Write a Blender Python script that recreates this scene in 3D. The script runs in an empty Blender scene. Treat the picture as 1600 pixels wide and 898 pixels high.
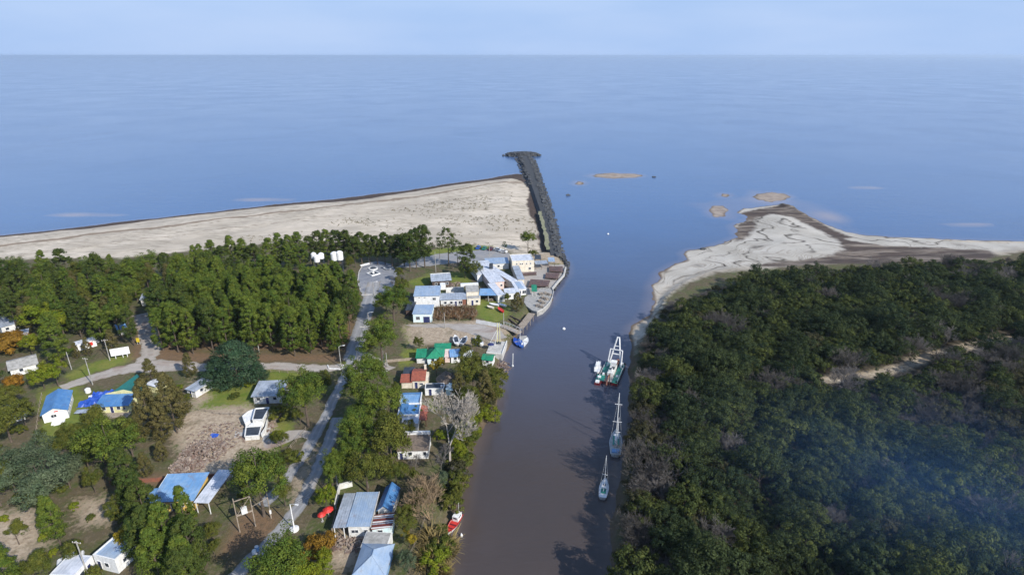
import bpy, math, random
import numpy as np
from mathutils import Vector, Matrix

# ---------------------------------------------------------------- camera, sky, sun, exposure
S = bpy.context.scene
C = S.collection
R = math.radians
CAM_H, FPX, PITCH = 92.0, 920.0, 21.5
cd = bpy.data.cameras.new('camera'); cam = bpy.data.objects.new('camera', cd); C.objects.link(cam)
cam.location = (0, 0, CAM_H); cam.rotation_euler = (R(90 - PITCH), 0, 0)
cd.sensor_width = 36; cd.lens = FPX / 1600 * 36; cd.clip_start = .5; cd.clip_end = 120000
S.camera = cam
SUN_EL, SUN_AZ = 34.0, 133.0            # azimuth clockwise from +Y (the way the camera looks)
W = bpy.data.worlds.new('World'); S.world = W; W.use_nodes = True
nt = W.node_tree; sky = nt.nodes.new('ShaderNodeTexSky'); sky.sky_type = 'NISHITA'; sky.sun_disc = False
sky.sun_elevation = R(SUN_EL); sky.sun_rotation = R(SUN_AZ)
sky.altitude = 100; sky.air_density = 1.0; sky.dust_density = .4; sky.ozone_density = 4.0
bg = nt.nodes['Background']; bg.inputs[1].default_value = .138
# pale blue haze low over the horizon, the same all round
tc = nt.nodes.new('ShaderNodeTexCoord'); sx = nt.nodes.new('ShaderNodeSeparateXYZ'); nt.links.new(tc.outputs['Generated'], sx.inputs[0])
mr = nt.nodes.new('ShaderNodeMapRange'); mr.interpolation_type = 'SMOOTHERSTEP'; mr.inputs[1].default_value = -.02; mr.inputs[2].default_value = .55; mr.inputs[3].default_value = 1.0; mr.inputs[4].default_value = .25
nt.links.new(sx.outputs[2], mr.inputs[0]); mxs = nt.nodes.new('ShaderNodeMix'); mxs.data_type = 'RGBA'
nt.links.new(mr.outputs[0], mxs.inputs[0]); nt.links.new(sky.outputs[0], mxs.inputs[6]); 
ns = nt.nodes.new('ShaderNodeTexNoise'); ns.inputs['Scale'].default_value = 3.0; ns.inputs['Detail'].default_value = 4; mpw = nt.nodes.new('ShaderNodeMapping'); mpw.inputs['Scale'].default_value = (1, 1, 5)
nt.links.new(tc.outputs['Generated'], mpw.inputs[0]); nt.links.new(mpw.outputs[0], ns.inputs['Vector'])
mrn = nt.nodes.new('ShaderNodeMapRange'); mrn.inputs[1].default_value = .35; mrn.inputs[2].default_value = .7; nt.links.new(ns.outputs[0], mrn.inputs[0])
thin = nt.nodes.new('ShaderNodeMix'); thin.data_type = 'RGBA'; nt.links.new(mrn.outputs[0], thin.inputs[0]); thin.inputs[6].default_value = (1.76, 2.50, 3.90, 1); thin.inputs[7].default_value = (2.12, 2.78, 4.05, 1); nt.links.new(thin.outputs[2], mxs.inputs[7])
nt.links.new(mxs.outputs[2], bg.inputs[0])
sd_ = bpy.data.lights.new('sun', 'SUN'); sun = bpy.data.objects.new('sun', sd_); C.objects.link(sun)
sd_.energy = 3.9; sd_.angle = R(.5); sd_.color = (1, .95, .87)
sdir = Vector((math.sin(R(SUN_AZ)) * math.cos(R(SUN_EL)), math.cos(R(SUN_AZ)) * math.cos(R(SUN_EL)), math.sin(R(SUN_EL))))
sun.rotation_euler = sdir.to_track_quat('Z', 'Y').to_euler(); sun.location = (60, -60, 150)
S.view_settings.view_transform = 'Standard'; S.view_settings.look = 'None'
S.view_settings.exposure = 0.75; S.view_settings.gamma = 1.0
S.cycles.max_bounces = 6; S.cycles.diffuse_bounces = 2; S.cycles.glossy_bounces = 2; S.cycles.transmission_bounces = 2
S.cycles.transparent_max_bounces = 4

# ---------------------------------------------------------------- survey: photo pixel -> site plan
GZ = 2.0
_p = R(PITCH); _fw = Vector((0, math.cos(_p), -math.sin(_p))); _up = Vector((0, math.sin(_p), math.cos(_p)))
def P(u, v, z=GZ):
    d = _fw + Vector((1, 0, 0)) * ((u - 800) / FPX) + _up * ((449 - v) / FPX)
    t = (z - CAM_H) / d.z
    return Vector((d.x * t, d.y * t, z))
def PX(p):
    q = Vector(p) - Vector((0, 0, CAM_H)); dep = q.dot(_fw)
    return (800 + FPX * q.x / dep, 449 - FPX * q.dot(_up) / dep, dep)
def pts(l, z=GZ): return [tuple(P(u, v, z)[:2]) for u, v in l]

# ---------------------------------------------------------------- helpers
def link(o): C.objects.link(o); return o
def tag(o, label=None, cat=None, group=None, kind=None):
    if label: o['label'] = label
    if cat: o['category'] = cat
    if group: o['group'] = group
    if kind: o['kind'] = kind
    return o
def thing(name, label, cat, loc=(0, 0, 0), rz=0, group=None, scale=None):
    o = link(bpy.data.objects.new(name, None)); o.location = loc; o.rotation_euler = (0, 0, rz)
    o.empty_display_size = .5
    if scale: o.scale = scale
    return tag(o, label, cat, group)
def mk(name, me, m=None, parent=None):
    o = link(bpy.data.objects.new(name, me))
    if m is not None and not me.materials: me.materials.append(m)
    if parent: o.parent = parent
    return o
def npmesh(name, v, f):
    v = np.asarray(v, dtype=np.float32); f = np.asarray(f, dtype=np.int32); k = f.shape[1]
    me = bpy.data.meshes.new(name)
    me.vertices.add(len(v)); me.vertices.foreach_set('co', v.ravel())
    me.loops.add(f.size); me.loops.foreach_set('vertex_index', f.ravel())
    me.polygons.add(len(f)); me.polygons.foreach_set('loop_start', np.arange(0, f.size, k, dtype=np.int32))
    me.update(calc_edges=True); return me
class MB:
    def __init__(s): s.v = []; s.f = []
    def add(s, vs, fs):
        n = len(s.v); s.v += [tuple(x) for x in vs]; s.f += [tuple(i + n for i in q) for q in fs]; return s
    def box(s, x0, x1, y0, y1, z0, z1):
        x0, x1 = min(x0, x1), max(x0, x1); y0, y1 = min(y0, y1), max(y0, y1); z0, z1 = min(z0, z1), max(z0, z1)
        return s.add([(x0, y0, z0), (x1, y0, z0), (x1, y1, z0), (x0, y1, z0), (x0, y0, z1), (x1, y0, z1), (x1, y1, z1), (x0, y1, z1)],
                     [(0, 3, 2, 1), (4, 5, 6, 7), (0, 1, 5, 4), (1, 2, 6, 5), (2, 3, 7, 6), (3, 0, 4, 7)])
    def prism(s, pl, vec):
        n = len(pl); a = [Vector(p) for p in pl]; b = [p + Vector(vec) for p in a]
        nn = (a[1] - a[0]).cross(a[2] - a[0])
        if nn.dot(Vector(vec)) > 0: a, b = b, a
        return s.add(a + b, [tuple(range(n)), tuple(range(2 * n - 1, n - 1, -1))] + [(i, n + i, n + (i + 1) % n, (i + 1) % n) for i in range(n)])
    def slab(s, q, th):
        a = [Vector(p) for p in q]; n = (a[1] - a[0]).cross(a[-1] - a[0]).normalized()
        if n.z < 0: n = -n
        return s.prism(a, -n * th)
    def bar(s, p, q, w, h=None, up=(0, 0, 1)):
        p = Vector(p); q = Vector(q); d = (q - p).normalized(); h = h or w; u = Vector(up)
        if abs(d.dot(u)) > .98: u = Vector((0, 1, 0))
        x = d.cross(u).normalized() * w / 2; y = x.cross(d).normalized() * h / 2
        return s.prism([p - x - y, p + x - y, p + x + y, p - x + y], q - p)
    def tube(s, path, rad, n=6, cap=True):
        path = [Vector(p) for p in path]; base = len(s.v); m = len(path)
        rad = rad if isinstance(rad, (list, tuple)) else [rad] * m
        for i, p in enumerate(path):
            d = (path[min(i + 1, m - 1)] - path[max(i - 1, 0)]).normalized()
            u = Vector((1, 0, 0)) if abs(d.x) < .8 else Vector((0, 1, 0))
            x = d.cross(u).normalized(); y = d.cross(x)
            for k in range(n):
                a = 2 * math.pi * k / n; s.v.append(tuple(p + (x * math.cos(a) + y * math.sin(a)) * rad[i]))
        for i in range(m - 1):
            for k in range(n):
                a = base + i * n + k; b = base + i * n + (k + 1) % n
                s.f.append((a, a + n, b + n, b))
        if cap:
            s.f.append(tuple(base + k for k in range(n))); s.f.append(tuple(base + (m - 1) * n + k for k in reversed(range(n))))
        return s
    def lathe(s, prof, cx=0, cy=0, n=14):
        base = len(s.v); m = len(prof)
        for r, z in prof:
            for k in range(n):
                a = 2 * math.pi * k / n; s.v.append((cx + r * math.cos(a), cy + r * math.sin(a), z))
        for i in range(m - 1):
            for k in range(n):
                a = base + i * n + k; b = base + i * n + (k + 1) % n; s.f.append((a, b, b + n, a + n))
        s.f.append(tuple(base + k for k in reversed(range(n)))); s.f.append(tuple(base + (m - 1) * n + k for k in range(n)))
        return s
    def build(s, name, m, parent=None, label=None, smooth=False, kind=None):
        me = bpy.data.meshes.new(name); me.from_pydata(s.v, [], s.f); me.update()
        if smooth: me.polygons.foreach_set('use_smooth', [True] * len(me.polygons))
        o = mk(name, me, m, parent)
        if label: o['label'] = label
        if kind: o['kind'] = kind
        return o
def dup(root, loc, rz=0, label=None, group=None, scale=None, swap=None):
    r = link(root.copy()); r.location = loc; r.rotation_euler = (0, 0, rz)
    if label: r['label'] = label
    if group: r['group'] = group
    if scale is not None: r.scale = scale
    for ch in list(root.children):
        c = link(ch.copy()); c.parent = r
        if swap and ch.name.split('.')[0] in swap:
            c.data = ch.data.copy(); c.data.materials.clear(); c.data.materials.append(swap[ch.name.split('.')[0]])
        for g in list(ch.children): d = link(g.copy()); d.parent = c
    return r

# ---------------------------------------------------------------- materials
def newmat(name):
    m = bpy.data.materials.new(name); m.use_nodes = True; t = m.node_tree
    return m, t, t.nodes['Principled BSDF']
def nd(t, typ, **kw):
    n = t.nodes.new(typ)
    for k, v in kw.items():
        if k.startswith('i_'): n.inputs[int(k[2:])].default_value = v
        else: setattr(n, k, v)
    return n
def cmix(t, fac, a, b):
    n = t.nodes.new('ShaderNodeMix'); n.data_type = 'RGBA'
    for s_, x in ((0, fac), (6, a), (7, b)):
        if hasattr(x, 'is_linked') or hasattr(x, 'links'): t.links.new(x, n.inputs[s_])
        else: n.inputs[s_].default_value = x if s_ == 0 else (*x, 1)
    return n.outputs[2]
def noise(t, scale, detail=3, rough=.6, vec=None, dist=0):
    n = t.nodes.new('ShaderNodeTexNoise'); n.inputs['Scale'].default_value = scale; n.inputs['Detail'].default_value = detail
    n.inputs['Roughness'].default_value = rough; n.inputs['Distortion'].default_value = dist
    if vec is not None: t.links.new(vec, n.inputs['Vector'])
    return n.outputs[0]
def ramp(t, x, a, b, lo=0., hi=1.):
    n = t.nodes.new('ShaderNodeMapRange'); n.inputs[1].default_value = a; n.inputs[2].default_value = b; n.inputs[3].default_value = lo; n.inputs[4].default_value = hi
    t.links.new(x, n.inputs[0]); return n.outputs[0]
def math_(t, op, a, b=0.):
    n = t.nodes.new('ShaderNodeMath'); n.operation = op
    for i, x in enumerate((a, b)):
        if hasattr(x, 'links'): t.links.new(x, n.inputs[i])
        else: n.inputs[i].default_value = x
    return n.outputs[0]
_mc = {}
def mat(name, col, col2=None, scale=.8, rough=.75, metal=0., lo=.4, hi=.65, detail=5, bump=0.):
    """weathered paint, plaster, metal, wood: two tones broken up by noise plus fine speckle"""
    if name in _mc: return _mc[name]
    m, t, b = newmat(name); g = nd(t, 'ShaderNodeNewGeometry')
    col2 = col2 or tuple(c * .7 for c in col)
    n1 = noise(t, scale, detail, .65, g.outputs['Position']); n2 = noise(t, scale * 9, 3, .6, g.outputs['Position'])
    c = cmix(t, ramp(t, n1, lo, hi), col, col2)
    c = cmix(t, ramp(t, n2, .55, .8, 0, .5), c, tuple(x * .55 for x in col2))
    if 'roof' in name:
        mp = nd(t, 'ShaderNodeMapping'); mp.inputs['Scale'].default_value = (2.2, .35, .35); tc_ = nd(t, 'ShaderNodeTexCoord'); t.links.new(tc_.outputs['Object'], mp.inputs[0])
        c = cmix(t, ramp(t, noise(t, .9, 4, .65, mp.outputs[0]), .48, .66, 0, .5), c, tuple(x * .62 for x in col2)); c = cmix(t, ramp(t, noise(t, .45, 5, .7, g.outputs['Position']), .58, .7, 0, .45), c, (.20, .13, .095))
    elif 'plaster' in name or 'white paint' in name:
        mp = nd(t, 'ShaderNodeMapping'); mp.inputs['Scale'].default_value = (2.5, 2.5, .4); t.links.new(g.outputs['Position'], mp.inputs[0])
        c = cmix(t, ramp(t, noise(t, .9, 4, .65, mp.outputs[0]), .5, .72, 0, .5), c, tuple(x * .6 for x in col2))
    t.links.new(c, b.inputs['Base Color']); b.inputs['Roughness'].default_value = rough; b.inputs['Metallic'].default_value = metal
    if bump:
        bp = nd(t, 'ShaderNodeBump'); bp.inputs['Strength'].default_value = bump; bp.inputs['Distance'].default_value = .05
        t.links.new(n2, bp.inputs['Height']); t.links.new(bp.outputs[0], b.inputs['Normal'])
    _mc[name] = m; return m
def leafmat(name, c1, c2, c3=None, trans=.30):
    """foliage: tone varies from tree to tree, from leaf clump to leaf clump"""
    m, t, b = newmat(name); t.nodes.remove(b)
    oi = nd(t, 'ShaderNodeObjectInfo'); g = nd(t, 'ShaderNodeNewGeometry')
    c = cmix(t, oi.outputs['Random'], c1, c2)
    at = nd(t, 'ShaderNodeAttribute', attribute_name='clump')
    c = cmix(t, ramp(t, at.outputs['Fac'], .35, 1, 0, .75), c, c3 or tuple(x * 1.5 for x in c2))
    hv = nd(t, 'ShaderNodeHueSaturation'); t.links.new(c, hv.inputs['Color'])
    t.links.new(ramp(t, g.outputs['Random Per Island'], 0, 1, .68, 1.32), hv.inputs['Value'])
    d = nd(t, 'ShaderNodeBsdfDiffuse'); tr = nd(t, 'ShaderNodeBsdfTranslucent'); mx = nd(t, 'ShaderNodeMixShader'); mx.inputs[0].default_value = trans
    t.links.new(hv.outputs[0], d.inputs[0]); t.links.new(hv.outputs[0], tr.inputs[0])
    t.links.new(d.outputs[0], mx.inputs[1]); t.links.new(tr.outputs[0], mx.inputs[2])
    t.links.new(mx.outputs[0], t.nodes['Material Output'].inputs[0]); return m
def varymat(name, col, col2, rough=.9):
    m, t, b = newmat(name); g = nd(t, 'ShaderNodeNewGeometry')
    t.links.new(cmix(t, g.outputs['Random Per Island'], col, col2), b.inputs['Base Color']); b.inputs['Roughness'].default_value = rough; return m

M = dict(
 white=mat('white plaster', (.66, .66, .64), (.48, .47, .44), 1.2, .8),
 whitep=mat('white paint', (.72, .72, .71), (.58, .58, .57), 2, .5),
 cream=mat('cream plaster', (.66, .60, .50), (.5, .45, .36), 1, .85),
 pink=mat('pinkish plaster', (.60, .42, .38), (.66, .56, .50), 1, .85),
 yellow=mat('yellow green plaster', (.58, .56, .30), (.46, .44, .22), 1, .85),
 ochre=mat('yellow plaster', (.62, .42, .12), (.45, .30, .08), 1, .85),
 cyan=mat('pale cyan plaster', (.55, .72, .74), (.62, .66, .66), 1, .8),
 steel=mat('galvanised roofing', (.36, .40, .46), (.24, .27, .31), .5, .5, .15),
 steelb=mat('blue grey roofing', (.24, .33, .46), (.33, .40, .48), .4, .5, .1),
 blue=mat('blue roofing', (.05, .155, .35), (.09, .21, .40), .5, .45),
 blued=mat('deep blue roofing', (.045, .14, .31), (.07, .18, .36), .6, .45),
 bluel=mat('light blue roofing', (.12, .26, .47), (.22, .35, .52), .5, .45),
 whiter=mat('white roofing', (.56, .58, .63), (.40, .43, .48), .6, .6),
 tile=mat('red clay tile', (.30, .085, .05), (.20, .06, .04), 1.6, .85, bump=.6),
 rust=mat('rusty sheet', (.24, .10, .06), (.13, .06, .05), 1.2, .8),
 green=mat('green roofing', (.015, .22, .11), (.01, .16, .085), .7, .5),
 teal=mat('teal shade net', (.004, .10, .095), (.006, .075, .075), .4, .8),
 tarp=mat('blue tarpaulin', (.02, .075, .38), (.015, .05, .26), .8, .4),
 concrete=mat('stained concrete', (.34, .33, .31), (.20, .195, .18), .9, .9),
 conpale=mat('pale concrete', (.46, .445, .42), (.30, .29, .265), .7, .9),
 dark=mat('dark sheet', (.035, .045, .06), (.02, .025, .035), .7, .6),
 darkwood=mat('dark timber', (.09, .06, .045), (.05, .035, .03), 1.5, .85),
 deck=mat('reddish deck boards', (.12, .07, .06), (.065, .042, .042), .8, .85),
 wood=mat('weathered timber', (.30, .25, .20), (.2, .16, .12), 1.5, .85),
 thatch=mat('old thatch', (.17, .13, .10), (.10, .08, .065), 2, .95, bump=1),
 glass=mat('window glass', (.025, .03, .04), (.04, .05, .065), .5, .12),
 shutter=mat('dark blue door', (.015, .02, .10), (.02, .03, .08), 1, .5),
 red=mat('red paint', (.52, .03, .02), (.4, .025, .02), 1, .5),
 maroon=mat('maroon paint', (.12, .015, .02), (.09, .012, .015), 1, .35),
 cargreen=mat('green paint', (.01, .20, .14), (.012, .13, .10), .9, .5),
 brick=mat('red brickwork', (.23, .085, .05), (.16, .07, .045), 1.5, .9),
 black=mat('rubber', (.015, .015, .016), (.02, .02, .02), 1, .8),
 metal=mat('painted steel', (.62, .63, .62), (.5, .5, .48), 2, .5),
 rock=varymat('boulder', (.022, .025, .03), (.085, .088, .09)),
 rubble=varymat('brick rubble', (.11, .065, .048), (.27, .22, .18)),
 bark=mat('bark', (.10, .075, .055), (.06, .045, .035), 2, .95),
 barkpale=mat('pale bark', (.40, .36, .31), (.25, .22, .19), 1.5, .95),
 barkgrey=mat('grey twigs', (.15, .137, .127), (.10, .09, .083), .6, .95),
 bushgrey=mat('purplish twigs', (.088, .079, .07), (.06, .053, .046), .5, .95),
 rope=mat('rope', (.3, .27, .2), None, 2, .9),
 yellowp=mat('yellow paint', (.6, .45, .03), None, 1, .5),
 bluep=mat('blue paint', (.03, .10, .36), (.03, .08, .28), 1, .35),
)
# ---------------------------------------------------------------- land, beach, river, sea
def sdpoly(px, py, poly):
    """signed distance, positive inside"""
    poly = np.asarray(poly, float); d = np.full(px.shape, 1e18); ins = np.zeros(px.shape, bool)
    for (x0, y0), (x1, y1) in zip(poly, np.roll(poly, -1, 0)):
        ex, ey = x1 - x0, y1 - y0; wx, wy = px - x0, py - y0
        t = np.clip((wx * ex + wy * ey) / (ex * ex + ey * ey + 1e-12), 0, 1)
        d = np.minimum(d, (wx - ex * t) ** 2 + (wy - ey * t) ** 2)
        if y0 != y1:
            c = ((y0 <= py) != (y1 <= py)) & (px < ex * (py - y0) / (y1 - y0) + x0); ins ^= c
    d = np.sqrt(d); return np.where(ins, d, -d)
def sdline(px, py, line):
    d = np.full(px.shape, 1e18)
    for (x0, y0), (x1, y1) in zip(line[:-1], line[1:]):
        ex, ey = x1 - x0, y1 - y0; wx, wy = px - x0, py - y0
        t = np.clip((wx * ex + wy * ey) / (ex * ex + ey * ey + 1e-12), 0, 1)
        d = np.minimum(d, (wx - ex * t) ** 2 + (wy - ey * t) ** 2)
    return np.sqrt(d)
def vnoise(x, y, s, seed=0):
    """cheap smooth value noise"""
    r = np.random.RandomState(seed).rand(64, 64); X = x / s; Y = y / s
    xi = np.floor(X).astype(int); yi = np.floor(Y).astype(int); fx = X - xi; fy = Y - yi
    fx = fx * fx * (3 - 2 * fx); fy = fy * fy * (3 - 2 * fy); g = lambda i, j: r[i % 64, j % 64]
    return (g(xi, yi) * (1 - fx) + g(xi + 1, yi) * fx) * (1 - fy) + (g(xi, yi + 1) * (1 - fx) + g(xi + 1, yi + 1) * fx) * fy

coastL = pts([(0, 367), (60, 362), (120, 355), (180, 347), (240, 341), (320, 332), (400, 323), (430, 319), (520, 311), (600, 301), (645, 296), (700, 287), (760, 279), (806, 271), (822, 272)], .2)
bankL = pts([(836, 282), (846, 315), (857, 355), (870, 395), (886, 414), (884, 430), (872, 441), (862, 455), (863, 468), (845, 484), (830, 492), (822, 500), (808, 515), (799, 530), (793, 545), (784, 562), (779, 585), (779, 600), (772, 632), (757, 660), (742, 690), (726, 722), (720, 745), (716, 772), (704, 812), (697, 850), (690, 898), (684, 960)], .2)
dx, dy = coastL[0][0] - coastL[4][0], coastL[0][1] - coastL[4][1]; k_ = 2600 / abs(dx)
landL = [(coastL[0][0] + dx * k_, coastL[0][1] + dy * k_)] + coastL + bankL + [(-22, 0), (-26, -400), (coastL[0][0] + dx * k_, -400)]
bankR = pts([(972, 960), (968, 898), (960, 840), (966, 780), (976, 720), (984, 660), (988, 600), (990, 560), (986, 530), (988, 512), (1008, 497), (1018, 470), (1019, 445), (1032, 424), (1055, 412), (1078, 406), (1068, 396), (1074, 390), (1100, 389), (1122, 381), (1150, 371), (1148, 360), (1142, 352), (1160, 346), (1172, 338), (1152, 332), (1160, 325), (1190, 323), (1220, 319), (1242, 325), (1262, 337), (1290, 350), (1322, 361), (1355, 368), (1420, 371), (1500, 374), (1600, 376)], .2)
dx, dy = bankR[-1][0] - bankR[-4][0], bankR[-1][1] - bankR[-4][1]; k_ = 2600 / abs(dx)
landR = bankR + [(bankR[-1][0] + dx * k_, bankR[-1][1] + dy * k_), (bankR[-1][0] + dx * k_, -400), (26, -400), (22, 0)]
def ell(u, v, a, b, n=18, ph=0):
    return pts([(u + a * math.cos(2 * math.pi * i / n) * (1 + .12 * math.sin(3 * i + ph)), v + b * math.sin(2 * math.pi * i / n) * (1 + .1 * math.cos(2 * i + ph))) for i in range(n)], .1)
bars = [ell(964, 274.5, 40, 4, 22), ell(905, 286, 6, 3), ell(1122, 330, 14, 9, 18, 1), ell(1132, 305, 7, 2.6), ell(1206, 308, 27, 7.5, 20, 2)]
faint = [ell(135, 335.5, 60, 2.2, 18, 1), ell(412, 312, 44, 2, 18, 2), ell(1352, 293.5, 26, 2, 18, 1), ell(1512, 351, 36, 1.8)]

xs = np.concatenate([-np.geomspace(2900, 330, 26), np.arange(-324, 325, 1.6), np.geomspace(330, 2900, 26)])
ys = np.concatenate([np.linspace(-400, 40, 12), np.arange(50, 72, 4), np.arange(74, 330, 1.6), np.arange(331, 520, 2.2), np.arange(522, 720, 6)])
GX, GY = np.meshgrid(xs, ys); nx, ny = len(xs), len(ys)
sL = sdpoly(GX, GY, landL); sR = sdpoly(GX, GY, landR)
wob = (vnoise(GX, GY, 9, 1) - .5) * 3.0 + (vnoise(GX, GY, 3.5, 2) - .5) * 1.4
near_bank = np.clip(1 - np.abs(GX) / 400, 0, 1)
sB = np.full(GX.shape, -1e3)
for b in bars: sB = np.maximum(sB, sdpoly(GX, GY, b))
shore = np.maximum(np.maximum(sL + wob * .6, sR + wob), sB + wob * .9)
sand_l = pts([(-60, 395), (0, 405), (200, 402), (300, 392), (420, 380), (560, 378), (700, 386), (765, 383), (800, 395), (832, 398), (868, 392), (860, 350), (840, 270), (800, 262), (400, 315), (0, 358), (-60, 364)])
# far end of the left beach beyond the frame
sand_l = [(landL[0][0], landL[0][1] - 45)] + sand_l[:-1] + [sand_l[-1], landL[0]]
sand_r = pts([(985, 545), (1010, 520), (1025, 490), (1040, 462), (1075, 440), (1120, 425), (1200, 418), (1300, 410), (1420, 404), (1560, 398), (1600, 392), (1700, 388), (1700, 370), (1500, 368), (1300, 345), (1200, 310), (1100, 300), (1050, 380), (990, 450)])
spit = pts([(1078, 412), (1120, 388), (1150, 372), (1175, 340), (1205, 330), (1240, 335), (1270, 350), (1312, 374), (1318, 392), (1250, 402), (1150, 408)])
mud = pts([(1290, 362), (1330, 372), (1380, 380), (1480, 384), (1545, 388), (1560, 398), (1540, 406), (1440, 411), (1300, 412), (1220, 416), (1170, 412), (1290, 398), (1318, 388), (1312, 374)])
mud2 = pts([(1150, 372), (1142, 352), (1172, 338), (1150, 330), (1190, 321), (1222, 317), (1246, 324), (1300, 352), (1330, 366), (1316, 372), (1270, 351), (1240, 336), (1205, 331), (1182, 336), (1180, 352), (1165, 368)])
lawns = [[(58, 632), (70, 605), (120, 600), (148, 640), (150, 692), (60, 700)], [(325, 600), (405, 594), (396, 640), (330, 650), (300, 640)], [(105, 588), (150, 562), (235, 545), (210, 560), (110, 598)],
         [(746, 470), (775, 466), (800, 480), (790, 500), (760, 506), (744, 495)], [(636, 440), (672, 428), (678, 446), (640, 448)], [(700, 425), (735, 425), (738, 448), (702, 446)], [(630, 512), (670, 512), (668, 530), (640, 535)],
         [(630, 545), (660, 540), (655, 565), (625, 572)], [(410, 575), (480, 578), (480, 600), (420, 600)], [(665, 622), (705, 622), (700, 640), (668, 640)], [(757, 512), (775, 512), (772, 527), (755, 526)], [(400, 665), (460, 660), (440, 700), (405, 700)], [(640, 395), (760, 378), (800, 384), (790, 390), (640, 403)]]
bares = [[(262, 660), (300, 640), (385, 632), (430, 650), (425, 700), (380, 745), (310, 748), (285, 720)], [(-20, 800), (60, 795), (75, 850), (30, 880), (-20, 880)], [(115, 782), (180, 776), (190, 812), (130, 822)], [(630, 508), (680, 505), (770, 512), (800, 545), (760, 540), (700, 535), (640, 540)],
         [(490, 700), (500, 700), (478, 760), (455, 790), (462, 740)], [(300, 590), (330, 620), (300, 640)], [(530, 820), (560, 835), (560, 890), (500, 880)], [(800, 396), (868, 392), (880, 412), (835, 412)], [(650, 505), (745, 500), (800, 516), (770, 530), (720, 512)]]
litters = [[(235, 540), (330, 552), (545, 552), (540, 566), (330, 566), (240, 566), (205, 562)], [(215, 515), (250, 520), (245, 560), (200, 560)], [(245, 470), (560, 450), (548, 548), (245, 545)], [(380, 790), (440, 800), (430, 850), (340, 870)], [(170, 742), (360, 735), (360, 750), (170, 762)]]
trail = pts([(1285, 594), (1340, 588), (1400, 577), (1430, 566), (1450, 554), (1500, 546), (1545, 533), (1640, 524)])
scrub = pts([(1380, 600), (1500, 590), (1640, 560), (1640, 790), (1560, 800), (1470, 720), (1400, 680)])
thick = pts([(992, 980), (980, 880), (986, 800), (998, 700), (1002, 620), (1004, 566), (1022, 545), (1048, 520), (1085, 488), (1130, 466), (1200, 446), (1290, 437), (1420, 432), (1500, 426), (1640, 420), (1900, 480), (1900, 980)])
fringe = pts([(1002, 556), (1024, 503), (1047, 482), (1087, 462), (1132, 448), (1200, 434), (1290, 426), (1420, 421), (1500, 415), (1640, 409), (1640, 420), (1500, 426), (1290, 437), (1200, 446), (1130, 466), (1085, 488), (1048, 520), (1012, 560)])
def many(l): 
    a = np.full(GX.shape, -1e3)
    for q in l: a = np.maximum(a, sdpoly(GX, GY, pts(q)))
    return a
A_ = dict(sand_l=sdpoly(GX, GY, sand_l))
wr = np.where(sL > sR, np.clip((A_['sand_l'] + 6) / 6, 0, 1) * (3.2 + 11 * np.clip((vnoise(GX, GY, 48, 15) - .5) * 2.6, 0, 1) + 1.5 * vnoise(GX, GY, 6, 16) + 7 * np.clip((GX + 95) / 60, 0, 1) * vnoise(GX, GY, 30, 17)), .2)
A = dict(wrackw=wr, coast=np.where(sR > sL, sR * 3.0, sdline(GX, GY, [landL[0]] + coastL)), bar=np.where(sB > np.maximum(sL, sR), 1., 0.), trail=.9 - sdline(GX, GY, trail) + 6 * (vnoise(GX, GY, 7, 31) - .5), sand=np.maximum(np.maximum(sdpoly(GX, GY, sand_l), sdpoly(GX, GY, sand_r)), sB), mud=np.maximum(sdpoly(GX, GY, mud), sdpoly(GX, GY, mud2)),
         spit=np.maximum(sdpoly(GX, GY, spit), sdpoly(GX, GY, sand_r) * .5 - 3), lawn=many(lawns), bare=np.maximum(many(bares), 2.2 - sdline(GX, GY, trail)), litter=many(litters), thick=np.maximum(sdpoly(GX, GY, thick), sdpoly(GX, GY, fringe) - .5), shore=shore)
# heights: steep river banks, gentle beaches, everything behind them level
gentle = np.clip(np.maximum(A['sand'], 0) / 6, 0, 1)
def sm(x): x = np.clip(x, 0, 1); return x * x * (3 - 2 * x)
w_ = 3.5 + 26 * gentle
top = np.where(sR > sL, GZ - .9 * sm((A['sand'] + 5) / 14), GZ)
top = np.where(sB >= np.maximum(sL, sR), .28, top)
Z = np.where(shore > 0, .03 + (top - .03) * sm(shore / w_), np.maximum(-.12 * -shore, -1.2))
dune = (vnoise(GX, GY, 14, 5) - .5) * .5 + (vnoise(GX, GY, 5, 6) - .5) * .25
Z = Z + np.where(shore > 0, dune * gentle * sm(shore / 20), 0)
def zat(x, y):
    i = min(max(np.searchsorted(xs, x) - 1, 0), nx - 2); j = min(max(np.searchsorted(ys, y) - 1, 0), ny - 2)
    fx = (x - xs[i]) / (xs[i + 1] - xs[i]); fy = (y - ys[j]) / (ys[j + 1] - ys[j])
    return float((Z[j, i] * (1 - fx) + Z[j, i + 1] * fx) * (1 - fy) + (Z[j + 1, i] * (1 - fx) + Z[j + 1, i + 1] * fx) * fy)
def GP(u, v):
    p = P(u, v); p.z = zat(p.x, p.y); return p

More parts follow.
